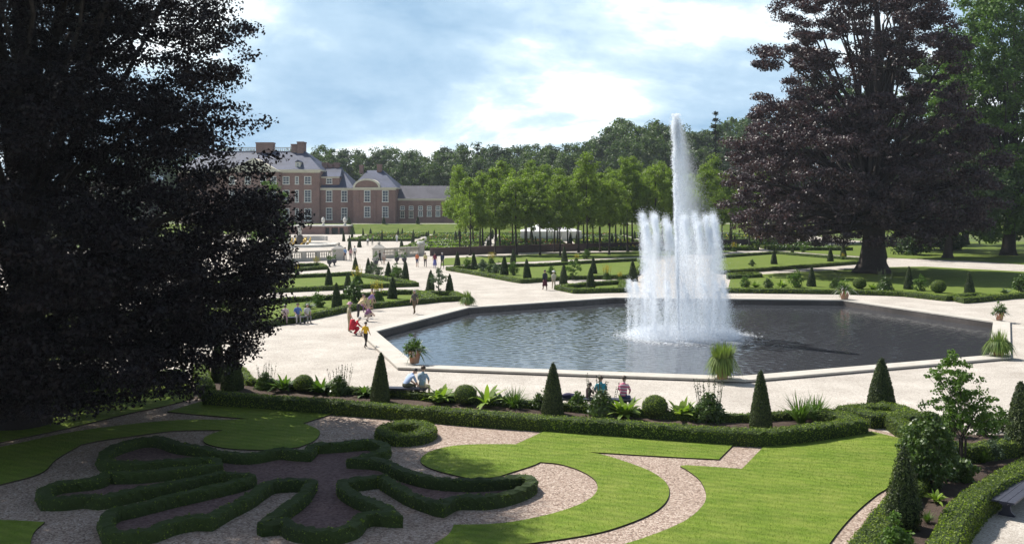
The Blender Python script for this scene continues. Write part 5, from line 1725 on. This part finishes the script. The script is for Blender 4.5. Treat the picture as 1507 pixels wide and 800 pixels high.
# two firs that stick out of the skyline
def fir(loc, h, label, seed, lean=0.0):
    rs = np.random.RandomState(seed)
    r = thing('fir_tree', loc, label, 'tree')
    tb, cb = MB(), MB()
    tb.add(*tube([(0, 0, 0), (lean * h * .5, 0, h * .5), (lean * h, 0, h)], [0.4, 0.25, 0.04], 7), BARKD)
    for t in np.linspace(0.2, 0.98, 17):
        zc = t * h
        rr = (1 - t) * h * 0.2 + 0.3
        for a in rs.uniform(0, 2 * PI, 7):
            q = np.linspace(0.1, 1, 26)[:, None] * rr * rs.uniform(0.7, 1.15)
            p = np.array((lean * zc, 0, zc)) + q * np.array((math.cos(a), math.sin(a), -0.25)) + rs.normal(scale=0.16, size=(26, 3))
            cb.add(*leaf_quads(p, rs.normal(size=(26, 3)) * 0.5 + np.array((0, 0, 1)), 0.6, 0.5, rs), FIRL)
    tb.build('trunk', r)
    cb.build('crown', r)


x, y, z = atY(1053, 163, 235); fir((x, y, 0), z, 'dark layered fir rising above the trees beside the purple beech', 3)
x, y, z = atY(697, 211, 340); fir((x, y, 0), z, 'leaning dark fir breaking the skyline of the wood', 4, 0.05)

# ================================================================== palace
PY = 286.0
PX = PY / F0


def wx(px):
    return (px - CX) * PX


def wz(py):
    return CH - (py - YH) * PX


TZ = 2.6


def hip_roof(x0, x1, y0, y1, ze, rx0, rx1, zr, over=0.5):
    ym = (y0 + y1) / 2
    x0 -= over; x1 += over; y0 -= over; y1 += over
    v = [(x0, y0, ze), (x1, y0, ze), (x1, y1, ze), (x0, y1, ze), (rx0, ym - .8, zr), (rx1, ym - .8, zr), (rx1, ym + .8, zr), (rx0, ym + .8, zr)]
    f = [(0, 1, 5, 4), (1, 2, 6, 5), (2, 3, 7, 6), (3, 0, 4, 7), (4, 5, 6, 7), (3, 2, 1, 0)]
    return v, f


def window(parent, x, z0, z1, w, y, cols=2, rows=4, glass=GLASS, fr=WFRAME):
    fb = MB()
    t = 0.17
    fb.add(*box(x - w / 2, x + w / 2, y - 0.14, y - 0.002, z1 - t, z1), fr)
    fb.add(*box(x - w / 2 - .1, x + w / 2 + .1, y - 0.2, y - 0.002, z0 - .12, z0 + t * .6), fr)
    fb.add(*box(x - w / 2, x - w / 2 + t, y - 0.14, y - 0.002, z0 + t * .6, z1 - t), fr)
    fb.add(*box(x + w / 2 - t, x + w / 2, y - 0.14, y - 0.002, z0 + t * .6, z1 - t), fr)
    a0, a1, c0, c1 = x - w / 2 + t, x + w / 2 - t, z0 + t * .6, z1 - t
    for i in range(1, cols):
        xx = a0 + (a1 - a0) * i / cols
        fb.add(*box(xx - .035, xx + .035, y - .10, y - .004, c0, c1), fr)
    for j in range(1, rows):
        zz_ = c0 + (c1 - c0) * j / rows
        hw = .07 if j == rows // 2 else .035
        for i in range(cols):
            s0 = a0 + (a1 - a0) * i / cols + (.035 if i else 0)
            s1 = a0 + (a1 - a0) * (i + 1) / cols - (.035 if i < cols - 1 else 0)
            fb.add(*box(s0, s1, y - .095, y - .006, zz_ - hw, zz_ + hw), fr)
    o = fb.build('window', parent)
    MB().add(*box(a0, a1, y - .05, y - .03, c0, c1), glass).build('pane', o)
    return o


def chimney(parent, x0, x1, y0, y1, z0, z1):
    mb = MB()
    mb.add(*box(x0, x1, y0, y1, z0, z1 - .35), BRICK)
    mb.add(*box(x0 - .12, x1 + .12, y0 - .12, y1 + .12, z1 - .347, z1), BRICK)
    mb.build('chimney', parent)


def cornice(parent, x0, x1, y, z, h=0.7, d=0.55, name='cornice', side=None):
    mb = MB()
    mb.add(*box(x0 - .02, x1 + (d if side else .02), y - d, y - .003, z - h * .5, z), TRIM)
    mb.add(*box(x0 - .02, x1 + (d * .5 if side else .02), y - d * .5, y - .003, z - h, z - h * .5 - .003), TRIM)
    if side:
        mb.add(*box(x1 + .003, x1 + d, y, side, z - h * .5, z), TRIM)
    mb.build(name, parent)


# main block
mx0, mx1 = wx(262), wx(470)
pal = thing('palace_main_block', (0, 0, 0), 'tallest brick palace block with a blue slate roof and balustraded chimneys, partly behind the beech', 'palace')
ZE = wz(250)
MB().add(*box(mx0, mx1, PY, PY + 26, TZ - 3, ZE - .02), BRICK).build('wall', pal)
cornice(pal, mx0, mx1, PY, ZE + .1, 0.9, 0.6, side=PY + 26)
MB().add(*hip_roof(mx0, mx1, PY, PY + 26, ZE + .12, wx(290), wx(435), wz(219)), SLATE).build('roof', pal)
bal = MB()
zr = wz(219)
for a, b_ in ((wx(389), wx(414)), (wx(300), wx(361))):
    bal.add(*box(a, b_, PY + 12, PY + 12.3, zr + .9, zr + 1.1), WFRAME)
    for xx in np.arange(a + .2, b_, .55):
        bal.add(*box(xx - .1, xx + .1, PY + 12.05, PY + 12.25, zr - .3, zr + .897), WFRAME)
bal.build('roof_balustrade', pal)
chimney(pal, wx(416), wx(424.5), PY + 11, PY + 15, zr - 1.2, wz(208.5))
chimney(pal, wx(425.5), wx(435), PY + 10.5, PY + 15, zr - 1.2, wz(205))
chimney(pal, wx(362), wx(388), PY + 11, PY + 14, zr - 1.2, wz(206))
# pediment bay
pb = MB()
pb.add(*box(wx(335), wx(414), PY - 1.0, PY - .01, TZ - .5, wz(254)), BRICK)
pb.build('centre_bay', pal)
pd = MB()
a, b_, c_ = wx(333), wx(416), wx(374.5)
zb, zt = wz(253), wz(233)
pd.add([(a, PY - 1.5, zb), (b_, PY - 1.5, zb), (c_, PY - 1.5, zt), (a, PY + 4, zb), (b_, PY + 4, zb), (c_, PY + 6, zt)], [(0, 1, 2), (1, 4, 5, 2), (0, 2, 5, 3), (3, 4, 1, 0)], TRIM)
pd.build('pediment', pal)
for px_, w_, rows_ in ((421, 1.9, 4), (437, 1.05, 4), (453, 1.95, 4)):
    window(pal, wx(px_), wz(271), wz(259.5), w_, PY, 2, 3)
    window(pal, wx(px_), wz(297.5), wz(279.5), w_, PY, 2, 5)
    window(pal, wx(px_), wz(325), wz(306.5), w_, PY, 2, 5)
for px_ in (343, 366, 389, 404):
    window(pal, wx(px_), wz(297.5), wz(279.5), 1.6, PY - 1.0, 2, 5)
    window(pal, wx(px_), wz(271), wz(259.5), 1.6, PY - 1.0, 2, 3)
    window(pal, wx(px_), wz(325), wz(306.5), 1.6, PY - 1.0, 2, 5)
dm = MB()
dx_, dz_ = wx(437), wz(247)
dm.add(*box(dx_ - .7, dx_ + .7, PY + 1.2, PY + 5, dz_ - .2, dz_ + 1.7), TRIM)
dm.add([(dx_ - .9, PY + 1.0, dz_ + 1.7), (dx_ + .9, PY + 1.0, dz_ + 1.7), (dx_, PY + 1.0, dz_ + 2.3), (dx_ - .9, PY + 6, dz_ + 1.7), (dx_ + .9, PY + 6, dz_ + 1.7), (dx_, PY + 6, dz_ + 2.3)], [(0, 1, 2), (1, 4, 5, 2), (0, 2, 5, 3)], SLATE)
dmo = dm.build('dormer', pal)
window(dmo, dx_, dz_ + .1, dz_ + 1.45, 0.9, PY + 1.2, 2, 2)

# connecting wing
lw = thing('palace_link_wing', (0, 0, 0), 'two-storey brick link wing between the tall block and the round-gabled pavilion', 'palace wing')
x0, x1, yw = mx1 + .02, wx(521), PY + 1.5
ZE2 = wz(277)
MB().add(*box(x0, x1 - .02, yw, PY + 22, TZ - 1, ZE2 - .02), BRICK).build('wall', lw)
cornice(lw, x0, x1 - .02, yw, ZE2 + .1, 0.6, 0.45)
ym = PY + 12
rf = MB()
rf.add([(x0, yw - .4, ZE2 + .12), (wx(520), yw - .4, ZE2 + .12), (wx(520), PY + 22, ZE2 + .12), (x0, PY + 22, ZE2 + .12), (x0, ym, wz(245)), (wx(491), ym, wz(245))], [(0, 1, 5, 4), (1, 2, 5), (2, 3, 4, 5), (3, 2, 1, 0)], SLATE)
rf.build('roof', lw)
MB().add(*box(x0, wx(497), yw + 1.2, yw + 8.0, ZE2 + .2, wz(260)), BRICK).build('attic', lw)
cornice(lw, x0, wx(497), yw + 1.2, wz(259.6), 0.4, 0.35, 'attic_cornice')
MB().add([(x0, yw + .8, wz(259.3)), (wx(497) + .3, yw + .8, wz(259.3)), (wx(493), ym - .2, wz(245) + .25), (x0, ym - .2, wz(245) + .25), (wx(497) + .3, ym, wz(259.3))], [(0, 1, 2, 3), (1, 4, 2)], SLATE).build('attic_roof', lw)
for a, b_ in ((463, 471), (472, 479), (481, 489)):
    chimney(lw, wx(a), wx(b_), ym - 1, ym + 1.2, wz(250), wz(237 if a != 472 else 239))
for px_ in (483, 505.5):
    window(lw, wx(px_), wz(297), wz(280), 1.75, yw, 2, 4)
    window(lw, wx(px_), wz(323), wz(305.5), 1.75, yw, 2, 4)
window(lw, wx(482), wz(270), wz(262), 1.7, yw + 1.2, 2, 2)

# round-gabled pavilion
pv = thing('palace_pavilion', (0, 0, 0), 'brick pavilion with a hipped slate roof and a curved segmental gable', 'palace pavilion')
x0, x1, yp = wx(521), wx(582.5), PY - 1.5
MB().add(*box(x0, x1, yp, PY + 22, TZ - 1, ZE2 - .02), BRICK).build('wall', pv)
cornice(pv, x0, x1, yp, ZE2 + .2, 0.7, 0.5, side=PY + 22)
MB().add(*hip_roof(x0, x1, yp, PY + 22, ZE2 + .22, wx(534), wx(557), wz(249)), SLATE).build('roof', pv)
gc, gw_, gz0 = wx(541), wx(561) - wx(541), ZE2 + .21
gh = wz(263) - gz0
arc = [(gc + gw_ * math.cos(t_), gz0 + gh * math.sin(t_)) for t_ in np.linspace(0, PI, 17)]
arc_i = [(gc + (gw_ - .55) * math.cos(t_), gz0 + (gh - .5) * math.sin(t_)) for t_ in np.linspace(0, PI, 17)]
gb = MB()
n = len(arc)
v = [(a, yp - .6, b_) for a, b_ in arc] + [(a, yp - .6, b_) for a, b_ in arc_i] + [(a, yp + 4.5, b_) for a, b_ in arc]
f = [(i, i + 1, n + i + 1, n + i) for i in range(n - 1)] + [(i, 2 * n + i, 2 * n + i + 1, i + 1) for i in range(n - 1)]
gb.add(v, f, TRIM)
gb.add([(a, yp - .35, b_) for a, b_ in arc_i], [tuple(range(n))], BRICK)
gb.build('curved_gable', pv)
chimney(pv, wx(521.5), wx(527), PY + 9, PY + 11, wz(254), wz(241))
chimney(pv, wx(549), wx(556), PY + 8, PY + 10, wz(252), wz(240))
for px_ in (541.6, 568):
    window(pv, wx(px_), wz(297), wz(280), 1.75, yp, 2, 4)
    window(pv, wx(px_), wz(319.5), wz(303.5), 1.75, yp, 2, 4)
for px_ in (528, 553, 579):
    MB().add(*box(wx(px_) - .25, wx(px_) + .25, yp - .16, yp - .003, TZ, ZE2 - .5), BRICK).build('pilaster', pv)

# low wing
sv = thing('palace_low_wing', (0, 0, 0), 'long low brick wing with a grey tiled roof at the right end of the palace', 'palace wing')
x0, x1, yl = wx(583), wx(705), PY + 4
ZL = wz(293) + .1
MB().add(*box(x0 + .02, x1, yl, yl + 11, TZ - 1, ZL - .02), BRICK).build('wall', sv)
cornice(sv, x0 + .02, x1, yl, ZL + .1, 0.6, 0.45)
MB().add([(x0, yl - .5, ZL + .1), (x1 + .5, yl - .5, ZL + .1), (x1 + .5, yl + 5.5, wz(272.5)), (x0, yl + 5.5, wz(272.5)), (x0, yl + 11.5, ZL + .1), (x1 + .5, yl + 11.5, ZL + .1)], [(0, 1, 2, 3), (3, 2, 5, 4), (1, 5, 2), (0, 3, 4)], TILE).build('roof', sv)
for i, px_ in enumerate((590, 603, 617, 630, 643, 656, 669, 682, 695)):
    window(sv, wx(px_), wz(308.5), wz(303), 1.3, yl, 2, 2)
    if i < 2:
        window(sv, wx(px_), wz(321), wz(310.5), 1.3, yl, 2, 4, DOORM, TRIM)
    else:
        window(sv, wx(px_), wz(318.5), wz(310.5), 1.3, yl, 2, 3)
pl = MB()
for px_ in (596.5, 610, 623.5, 636.5, 649.5, 662.5, 675.5, 688.5):
    pl.add(*box(wx(px_) - .18, wx(px_) + .18, yl - .12, yl - .003, TZ, ZL - .52), BRICK)
pl.build('pilasters', sv)

# terrace wall with arches left of the grass bank, urns on it
tw = thing('terrace_wall', (0, 0, 0), 'brick terrace wall with dark arched openings and a stone top below the palace', 'wall')
xa, xb, yt = wx(395) * .94, (512 - CX) * 268 / F0, 268.0
zt_ = CH - (331.5 - YH) * yt / F0
segs = []
arcs = [((px_ - CX) * yt / F0, w_) for px_, w_ in ((481.5, .55), (492.5, .85), (502.5, .55))]
cur = xa
wb = MB()
for xc, hw in arcs:
    wb.add(*box(cur, xc - hw, yt, yt + 7.9, 0, zt_ - .3), BRICK)
    wb.add(*box(xc - hw + .001, xc + hw - .001, yt + .004, yt + 7.9, 1.75, zt_ - .302), BRICK)
    cur = xc + hw
wb.add(*box(cur, xb, yt, yt + 7.9, 0, zt_ - .3), BRICK)
wb.build('brick_face', tw)
db = MB()
for xc, hw in arcs:
    db.add(*box(xc - hw, xc + hw, yt + 1.2, yt + 1.4, 0.0, 1.748), DOORM)
db.build('arch_recess', tw)
MB().add(*box(xa - .2, xb + .2, yt - .2, yt + 8, zt_ - .297, zt_), STONEW).build('coping', tw)
UR = [(0.34, 0), (0.34, 0.3), (0.14, 0.38), (0.13, 0.5), (0.40, 0.85), (0.44, 1.15), (0.36, 1.3), (0.46, 1.4), (0.40, 1.46), (0.22, 1.75), (0.10, 1.85), (0.04, 1.95)]
for px_, lab in ((475, 'white stone urn on the terrace wall, left of two'), (507, 'white stone urn at the right end of the terrace wall')):
    o = MB().add(*lathe(UR, 14), STONEW).build('stone_urn', smooth=False)
    o.location = ((px_ - CX) * yt / F0, yt + .6, zt_)
    o.scale = (1.15,) * 3
    tag(o, lab, 'urn')

# balustrade, piers, sphinxes
def bal_run(pa, pb, label, hgt=1.45):
    a, b_ = np.array(pa), np.array(pb)
    ln = float(np.linalg.norm(b_ - a))
    r = thing('stone_balustrade', (a[0], a[1], 0), label, 'balustrade', 'stone balustrades', math.atan2(b_[1] - a[1], b_[0] - a[0]))
    MB().add(*box(0, ln, -.26, .26, 0, .42), STONE).build('plinth', r)
    MB().add(*box(0, ln, -.24, .24, hgt - .22, hgt), STONE).build('rail', r)
    nb_ = max(6, int(ln / 0.34))
    pr = [(.11, .423), (.11, .5), (.06, .56), (.10, .75), (.115, .85), (.06, 1.05), (.055, 1.12), (.1, 1.17), (.1, hgt - .223)]
    me = MB().add(*lathe(pr, 8), STONE).mesh('baluster')
    for k in range(nb_):
        x_ = ln * (k + .5) / nb_
        o = bpy.data.objects.new('baluster', me)
        COL.objects.link(o)
        o.parent = r
        o.location = (x_, 0, 0)
    for x_ in (ln * .33, ln * .66):
        MB().add(*box(x_ - .28, x_ + .28, -.27, .27, .423, hgt - .223), STONE).build('pedestal', r)
    return r


bal_run(at(425, 385)[:2], at(488.5, 382.5)[:2], 'pale balustrade at the left, between the beech leaves and the first pier', 1.4)
bal_run(at(565, 380)[:2], at(616, 376.5)[:2], 'pale balustrade behind the orange-shirted visitor, right of the walk', 1.5)


def pier(px, py, w, h, label, cap):
    x, y, _ = at(px, py)
    r = thing('stone_pier', (x, y + w / 2, 0), label, 'pier')
    mb = MB()
    mb.add(*box(-w / 2 - .08, w / 2 + .08, -w / 2 - .08, w / 2 + .08, 0, .3), STONE)
    mb.add(*box(-w / 2, w / 2, -w / 2, w / 2, .303, h - .2), STONE)
    mb.add(*box(-w / 2 - .1, w / 2 + .1, -w / 2 - .1, w / 2 + .1, h - .197, h), STONE)
    mb.build('shaft', r)
    cb = MB()
    if cap == 'pyramid':
        v = [(-w / 2, -w / 2, h), (w / 2, -w / 2, h), (w / 2, w / 2, h), (-w / 2, w / 2, h), (-w * .2, -w * .2, h + .45), (w * .2, -w * .2, h + .45), (w * .2, w * .2, h + .45), (-w * .2, w * .2, h + .45)]
        cb.add(v, [(0, 1, 5, 4), (1, 2, 6, 5), (2, 3, 7, 6), (3, 0, 4, 7), (4, 5, 6, 7)], STONE)
        cb.add(*lathe([(.1, h + .45), (.22, h + .55), (.25, h + .7), (.12, h + .85), (.02, h + .9)], 12), STONE)
        cb.build('cap', r)
    else:
        # lying sphinx: body, forepaws, chest, head
        cb.add(*tube([(-.75, 0, h + .16), (-.55, 0, h + .34), (0, 0, h + .33), (.4, 0, h + .45), (.6, 0, h + .75), (.62, 0, h + .95)], [.12, .3, .25, .27, .17, .1], 9), STONEW)
        for sy in (-.15, .15):
            cb.add(*tube([(.3, sy, h + .2), (.65, sy, h + .08), (.95, sy, h + .07)], [.12, .09, .07], 7), STONEW)
            cb.add(*tube([(-.6, sy * 1.6, h + .3), (-.25, sy * 1.9, h + .15), (-.1, sy * 2, h + .07)], [.2, .13, .08], 7), STONEW)
        cb.add(*tube([(.62, 0, h + .85), (.66, 0, h + 1.0), (.66, 0, h + 1.18), (.64, 0, h + 1.3)], [.13, .19, .18, .08], 9), STONEW)
        cb.build('sphinx', r, smooth=True)
    return r


pier(419, 385.5, 1.5, 1.75, 'stone pier at the left end of the balustrade, half hidden by beech leaves', 'pyramid')
pier(497, 383, 1.55, 1.65, 'stone pier with a stepped cap left of the walking trio', 'pyramid')
pier(556.5, 383, 1.6, 1.75, 'stone pier with a stepped cap behind the visitor in black', 'pyramid')
pier(620, 376.5, 0.85, 1.65, 'narrow pier carrying a pale sphinx at the end of the brick wall', 'sphinx')

# lower-garden fountain with a statue and gilded figures
fx, fy, _ = at(441, 362)
lf = thing('statue_fountain', (fx, fy, 0), 'white statue on a dark rock with gilded figures in the lower garden basin', 'fountain')
MB().add(*lathe([(7.0, 0), (7.0, .45), (6.4, .5), (6.35, .2), (.1, .2)], 32), STONEW).build('basin', lf)
rk = MB()
v, f = lathe([(1.1, .2), (1.0, .8), (.75, 1.5), (.5, 2.1), (.05, 2.2)], 12, jit=.14, rs=np.random.RandomState(2))
rk.add(v, f, DARKST)
rk.build('rock', lf)
fg = MB()
fg.add(*tube([(-.12, 0, 2.1), (-.14, 0, 2.8), (-.05, 0, 3.4), (0, 0, 3.9), (0.02, 0, 4.15)], [.2, .2, .27, .3, .14], 9), STONEW)
fg.add(*tube([(.16, 0, 2.1), (.18, .1, 2.8), (.05, 0, 3.4)], [.14, .17, .22], 8), STONEW)
fg.add(*tube([(0, 0, 4.1), (.02, -.02, 4.3), (.02, -.02, 4.55), (.02, 0, 4.66)], [.09, .17, .16, .06], 9), STONEW)
fg.add(*tube([(.25, 0, 3.95), (.55, -.1, 3.6), (.6, -.3, 3.3)], [.11, .09, .06], 7), STONEW)
fg.add(*tube([(-.25, 0, 3.95), (-.5, .1, 3.55), (-.3, -.15, 3.25)], [.11, .09, .06], 7), STONEW)
fg.build('statue', lf, smooth=True)
for a in np.linspace(0.2, 2 * PI, 7)[:-1]:
    q = MB()
    cx2, cy2 = 1.7 * math.cos(a), 1.7 * math.sin(a)
    q.add(*tube([(cx2 - .5, cy2, .3), (cx2 - .1, cy2, .55), (cx2 + .2, cy2, .8), (cx2 + .3, cy2, 1.3)], [.1, .25, .26, .12], 8), GOLD)
    q.add(*tube([(cx2 + .3, cy2, 1.25), (cx2 + .33, cy2, 1.5), (cx2 + .33, cy2, 1.68)], [.1, .17, .06], 8), GOLD)
    q.build('gilded_figure', lf, smooth=True)
# curved white stair walls around the lower basin
for (px_, py_, rr, lab) in ((415, 357, 3.2, 'low curved white stone stair wall, left of the statue fountain'), (462, 354, 3.0, 'low curved white stone stair wall, right of the statue fountain')):
    x, y, _ = at(px_, py_)
    sw = MB()
    A_ = [(x + rr * math.cos(t_), y + 2.0 * math.sin(t_)) for t_ in np.linspace(0, PI, 13)]
    B_ = [(x + (rr - .5) * math.cos(t_), y + 1.5 * math.sin(t_)) for t_ in np.linspace(PI, 0, 13)]
    sw.add(*slab(A_ + B_, 0, 1.0), STONEW)
    tag(sw.build('stair_wall', origin=(x, y, 0)), lab, 'wall')

# marquee
tx, ty, _ = at(810, 353.5)
tn = thing('marquee_tent', (tx, ty, 0), 'white peaked marquee tent behind the grove trunks', 'tent')
hw, dp, ze, zp = 6.6, 5.0, 2.1, 4.5
rf = MB()
rf.add([(-hw, -dp, ze), (hw, -dp, ze), (hw, dp, ze), (-hw, dp, ze), (-hw * .62, -dp * .55, ze + .75), (hw * .62, -dp * .55, ze + .75), (hw * .62, dp * .55, ze + .75), (-hw * .62, dp * .55, ze + .75), (0.6, 0, zp), (-0.6, 0, zp)],
       [(0, 1, 5, 4), (1, 2, 6, 5), (2, 3, 7, 6), (3, 0, 4, 7), (4, 5, 8, 9), (5, 6, 8), (6, 7, 9, 8), (7, 4, 9)], CANVAS)
rf.build('roof', tn)
for a in np.linspace(-hw, hw, 7)[:-1]:
    w_ = 2 * hw / 6
    MB().add([(a + .08, -dp, .1), (a + w_ - .08, -dp, .1), (a + w_ - .08, -dp, ze - .01), (a + .08, -dp, ze - .01), (a + .08, -dp + .06, .1), (a + w_ - .08, -dp + .06, .1), (a + w_ - .08, -dp + .06, ze - .01), (a + .08, -dp + .06, ze - .01)],
             [(0, 1, 2, 3), (7, 6, 5, 4), (0, 3, 7, 4), (1, 5, 6, 2), (3, 2, 6, 7)], CANVAS).build('side_panel', tn)
for a in np.linspace(-hw, hw, 7):
    MB().add(*tube([(a, -dp - .02, 0), (a, -dp - .02, ze)], .05, 6), STONEW).build('pole', tn)

# ================================================================== the great fountain
m, nt3, out = new_mat('spray_water')
d_ = N(nt3, 'ShaderNodeBsdfDiffuse')
d_.inputs[0].default_value = (0.90, 0.94, 0.98, 1)
t_ = N(nt3, 'ShaderNodeBsdfTranslucent')
t_.inputs[0].default_value = (0.92, 0.95, 1.0, 1)
g_ = N(nt3, 'ShaderNodeBsdfTransparent')
mx1_ = N(nt3, 'ShaderNodeMixShader'); mx1_.inputs[0].default_value = 0.55
L(nt3, d_.outputs[0], mx1_.inputs[1]); L(nt3, t_.outputs[0], mx1_.inputs[2])
mx2_ = N(nt3, 'ShaderNodeMixShader'); mx2_.inputs[0].default_value = 0.58
L(nt3, g_.outputs[0], mx2_.inputs[1]); L(nt3, mx1_.outputs[0], mx2_.inputs[2])
L(nt3, mx2_.outputs[0], out.inputs[0])
SPRAY = m
MIST = m.copy()
MIST.name = 'fine_mist'
for n_ in MIST.node_tree.nodes:
    if n_.type == 'MIX_SHADER' and abs(n_.inputs[0].default_value - 0.58) < 1e-4:
        n_.inputs[0].default_value = 0.26
for n_ in SPRAY.node_tree.nodes:
    if n_.type == 'MIX_SHADER' and abs(n_.inputs[0].default_value - 0.58) < 1e-4:
        n_.inputs[0].default_value = 0.52
fxc, fyc = at(999, 487)[:2]
WL = -0.32
ft = thing('great_fountain', (fxc, fyc, WL), 'great white fountain with a tall central jet and a ring of lower jets', 'fountain')
rs = np.random.RandomState(19)


def drops(p, size, stretch=1.8, rs=rs):
    """small water drops: stretched four-sided flakes"""
    n = len(p)
    a = rs.uniform(0, PI, n)
    s = (size * (0.5 + rs.rand(n)))[:, None]
    u = np.stack([np.cos(a), np.sin(a), np.zeros(n)], 1) + rs.normal(scale=.35, size=(n, 3))
    w = np.array((0, 0, 1.0)) + rs.normal(scale=.35, size=(n, 3))
    u /= np.linalg.norm(u, axis=1, keepdims=True); w /= np.linalg.norm(w, axis=1, keepdims=True)
    v = np.stack([p - u * s * .5, p - w * s * .5 * stretch, p + u * s * .5, p + w * s * .5 * stretch], 1)
    return v.reshape(-1, 3), np.arange(4 * n).reshape(n, 4)


WIND = np.array((0.16, -0.02, 0))
# central jet: a narrow rising column that breaks up, and drift falling downwind
H = 14.0
mb = MB()
n = 42000
t = rs.rand(n) ** 0.85
r_ = 0.05 + 0.17 * t ** 1.3
p = np.stack([rs.normal(size=n) * r_ * .6 - 0.25 * t + .0, rs.normal(size=n) * r_ * .6, H * t], 1)
lump = 0.10 * np.sin(t * 46 + rs.normal(size=n) * .4) * t
p[:, 0] += lump * .5
mb.add(*drops(p, 0.036), SPRAY)
n = 300000
t = rs.rand(n)                                         # falling mist, widening as it falls
z_ = H * (1 - t ** 1.1) * (0.93 + .05 * rs.rand(n))
wdt = 0.12 + 1.05 * t
p = np.stack([-0.25 * (1 - t) + np.abs(rs.normal(size=n)) * wdt * 1.35 - .25 * t, rs.normal(size=n) * wdt * .7, z_], 1)
mb.add(*drops(p, 0.028, 1.4), MIST)
mb.build('central_jet', ft)


def jet_mesh(h, n_up, n_fall, wid, seed, sz, drift=1.0):
    r = np.random.RandomState(seed)
    b_ = MB()
    t = r.rand(n_up)
    p = np.stack([r.normal(size=n_up) * (.045 + .10 * t), r.normal(size=n_up) * (.045 + .10 * t), h * t], 1)
    b_.add(*drops(p, sz, 2.4, r), SPRAY)
    k = 1500 if n_up > 1000 else 420                     # the frothy head
    d = r.normal(size=(k, 3)) * np.array((.14, .14, .24)) * (1 if n_up > 1000 else .6)
    b_.add(*drops(d + np.array((0, 0, h * .965)), sz * 1.1, 1.4, r), SPRAY)
    t = r.rand(n_fall) ** .8
    nst = 14
    st = r.randint(0, nst, n_fall)
    sx, sy = r.normal(size=nst) * wid, r.normal(size=nst) * wid
    z_ = h * (1 - t * t) * (.88 + .12 * r.rand(n_fall))
    p = np.stack([(sx[st] + .12) * (.25 + t) + r.normal(size=n_fall) * (.05 + .13 * t) + WIND[0] * t * drift * 2.4, sy[st] * (.25 + t) + r.normal(size=n_fall) * (.05 + .13 * t), z_], 1)
    b_.add(*drops(p, sz * .85, 2.2, r), SPRAY)
    return b_.mesh('ring_jet')


JM = [jet_mesh(7.6, 3600, 11500, .17, 200 + k, 0.029) for k in range(4)]
NJ = 15
for k in range(NJ):
    a = 2 * PI * k / NJ + .1
    o = bpy.data.objects.new('ring_jet', JM[k % 4])
    COL.objects.link(o)
    o.parent = ft
    o.location = (2.25 * math.cos(a) - .05, 2.25 * math.sin(a), 0)
    o.scale = (1, 1, rs.uniform(.9, 1.03))
SM = [jet_mesh(3.3, 900, 2900, .10, 300 + k, 0.027, .6) for k in range(3)]
for k in range(16):
    a = 2 * PI * k / 16 + .05
    o = bpy.data.objects.new('small_jet', SM[k % 3])
    COL.objects.link(o)
    o.parent = ft
    o.location = (3.0 * math.cos(a) - .2, 3.0 * math.sin(a), 0)
    o.scale = (1, 1, rs.uniform(.9, 1.08))
mb = MB()
n = 60000                                              # foam and splash where it lands
a = rs.rand(n) * 2 * PI
rr = 3.0 * np.sqrt(rs.rand(n)) + np.abs(rs.normal(size=n)) * .3
p = np.stack([rr * np.cos(a) * 1.05 + .35, rr * np.sin(a), np.abs(rs.normal(size=n)) * .22 * (rr < 3.9) + .02], 1)
mb.add(*drops(p, 0.045, 1.0), SPRAY)
n = 5000
a = rs.rand(n) * 2 * PI
rr = 3.0 + np.abs(rs.normal(size=n)) * 0.7
p = np.stack([rr * np.cos(a) + .4, rr * np.sin(a), np.full(n, .03)], 1)
vv = leaf_quads(p, np.tile(np.array((0, 0, 1.0)), (n, 1)) + rs.normal(scale=.04, size=(n, 3)), .16, .7, rs)
mb.add(*vv, SPRAY)
mb.build('splash', ft)

# ================================================================== summer air
m, nth, out = new_mat('summer_haze')
pv_ = N(nth, 'ShaderNodeVolumePrincipled')
pv_.inputs['Color'].default_value = (0.80, 0.88, 1.0, 1)
pv_.inputs['Density'].default_value = 0.00014
pv_.inputs['Anisotropy'].default_value = 0.2
L(nth, pv_.outputs[0], out.inputs['Volume'])
hz = MB().add(*box(-260, 260, -20, 470, -2.4, 62), m).build('haze')
hz['kind'] = 'stuff'
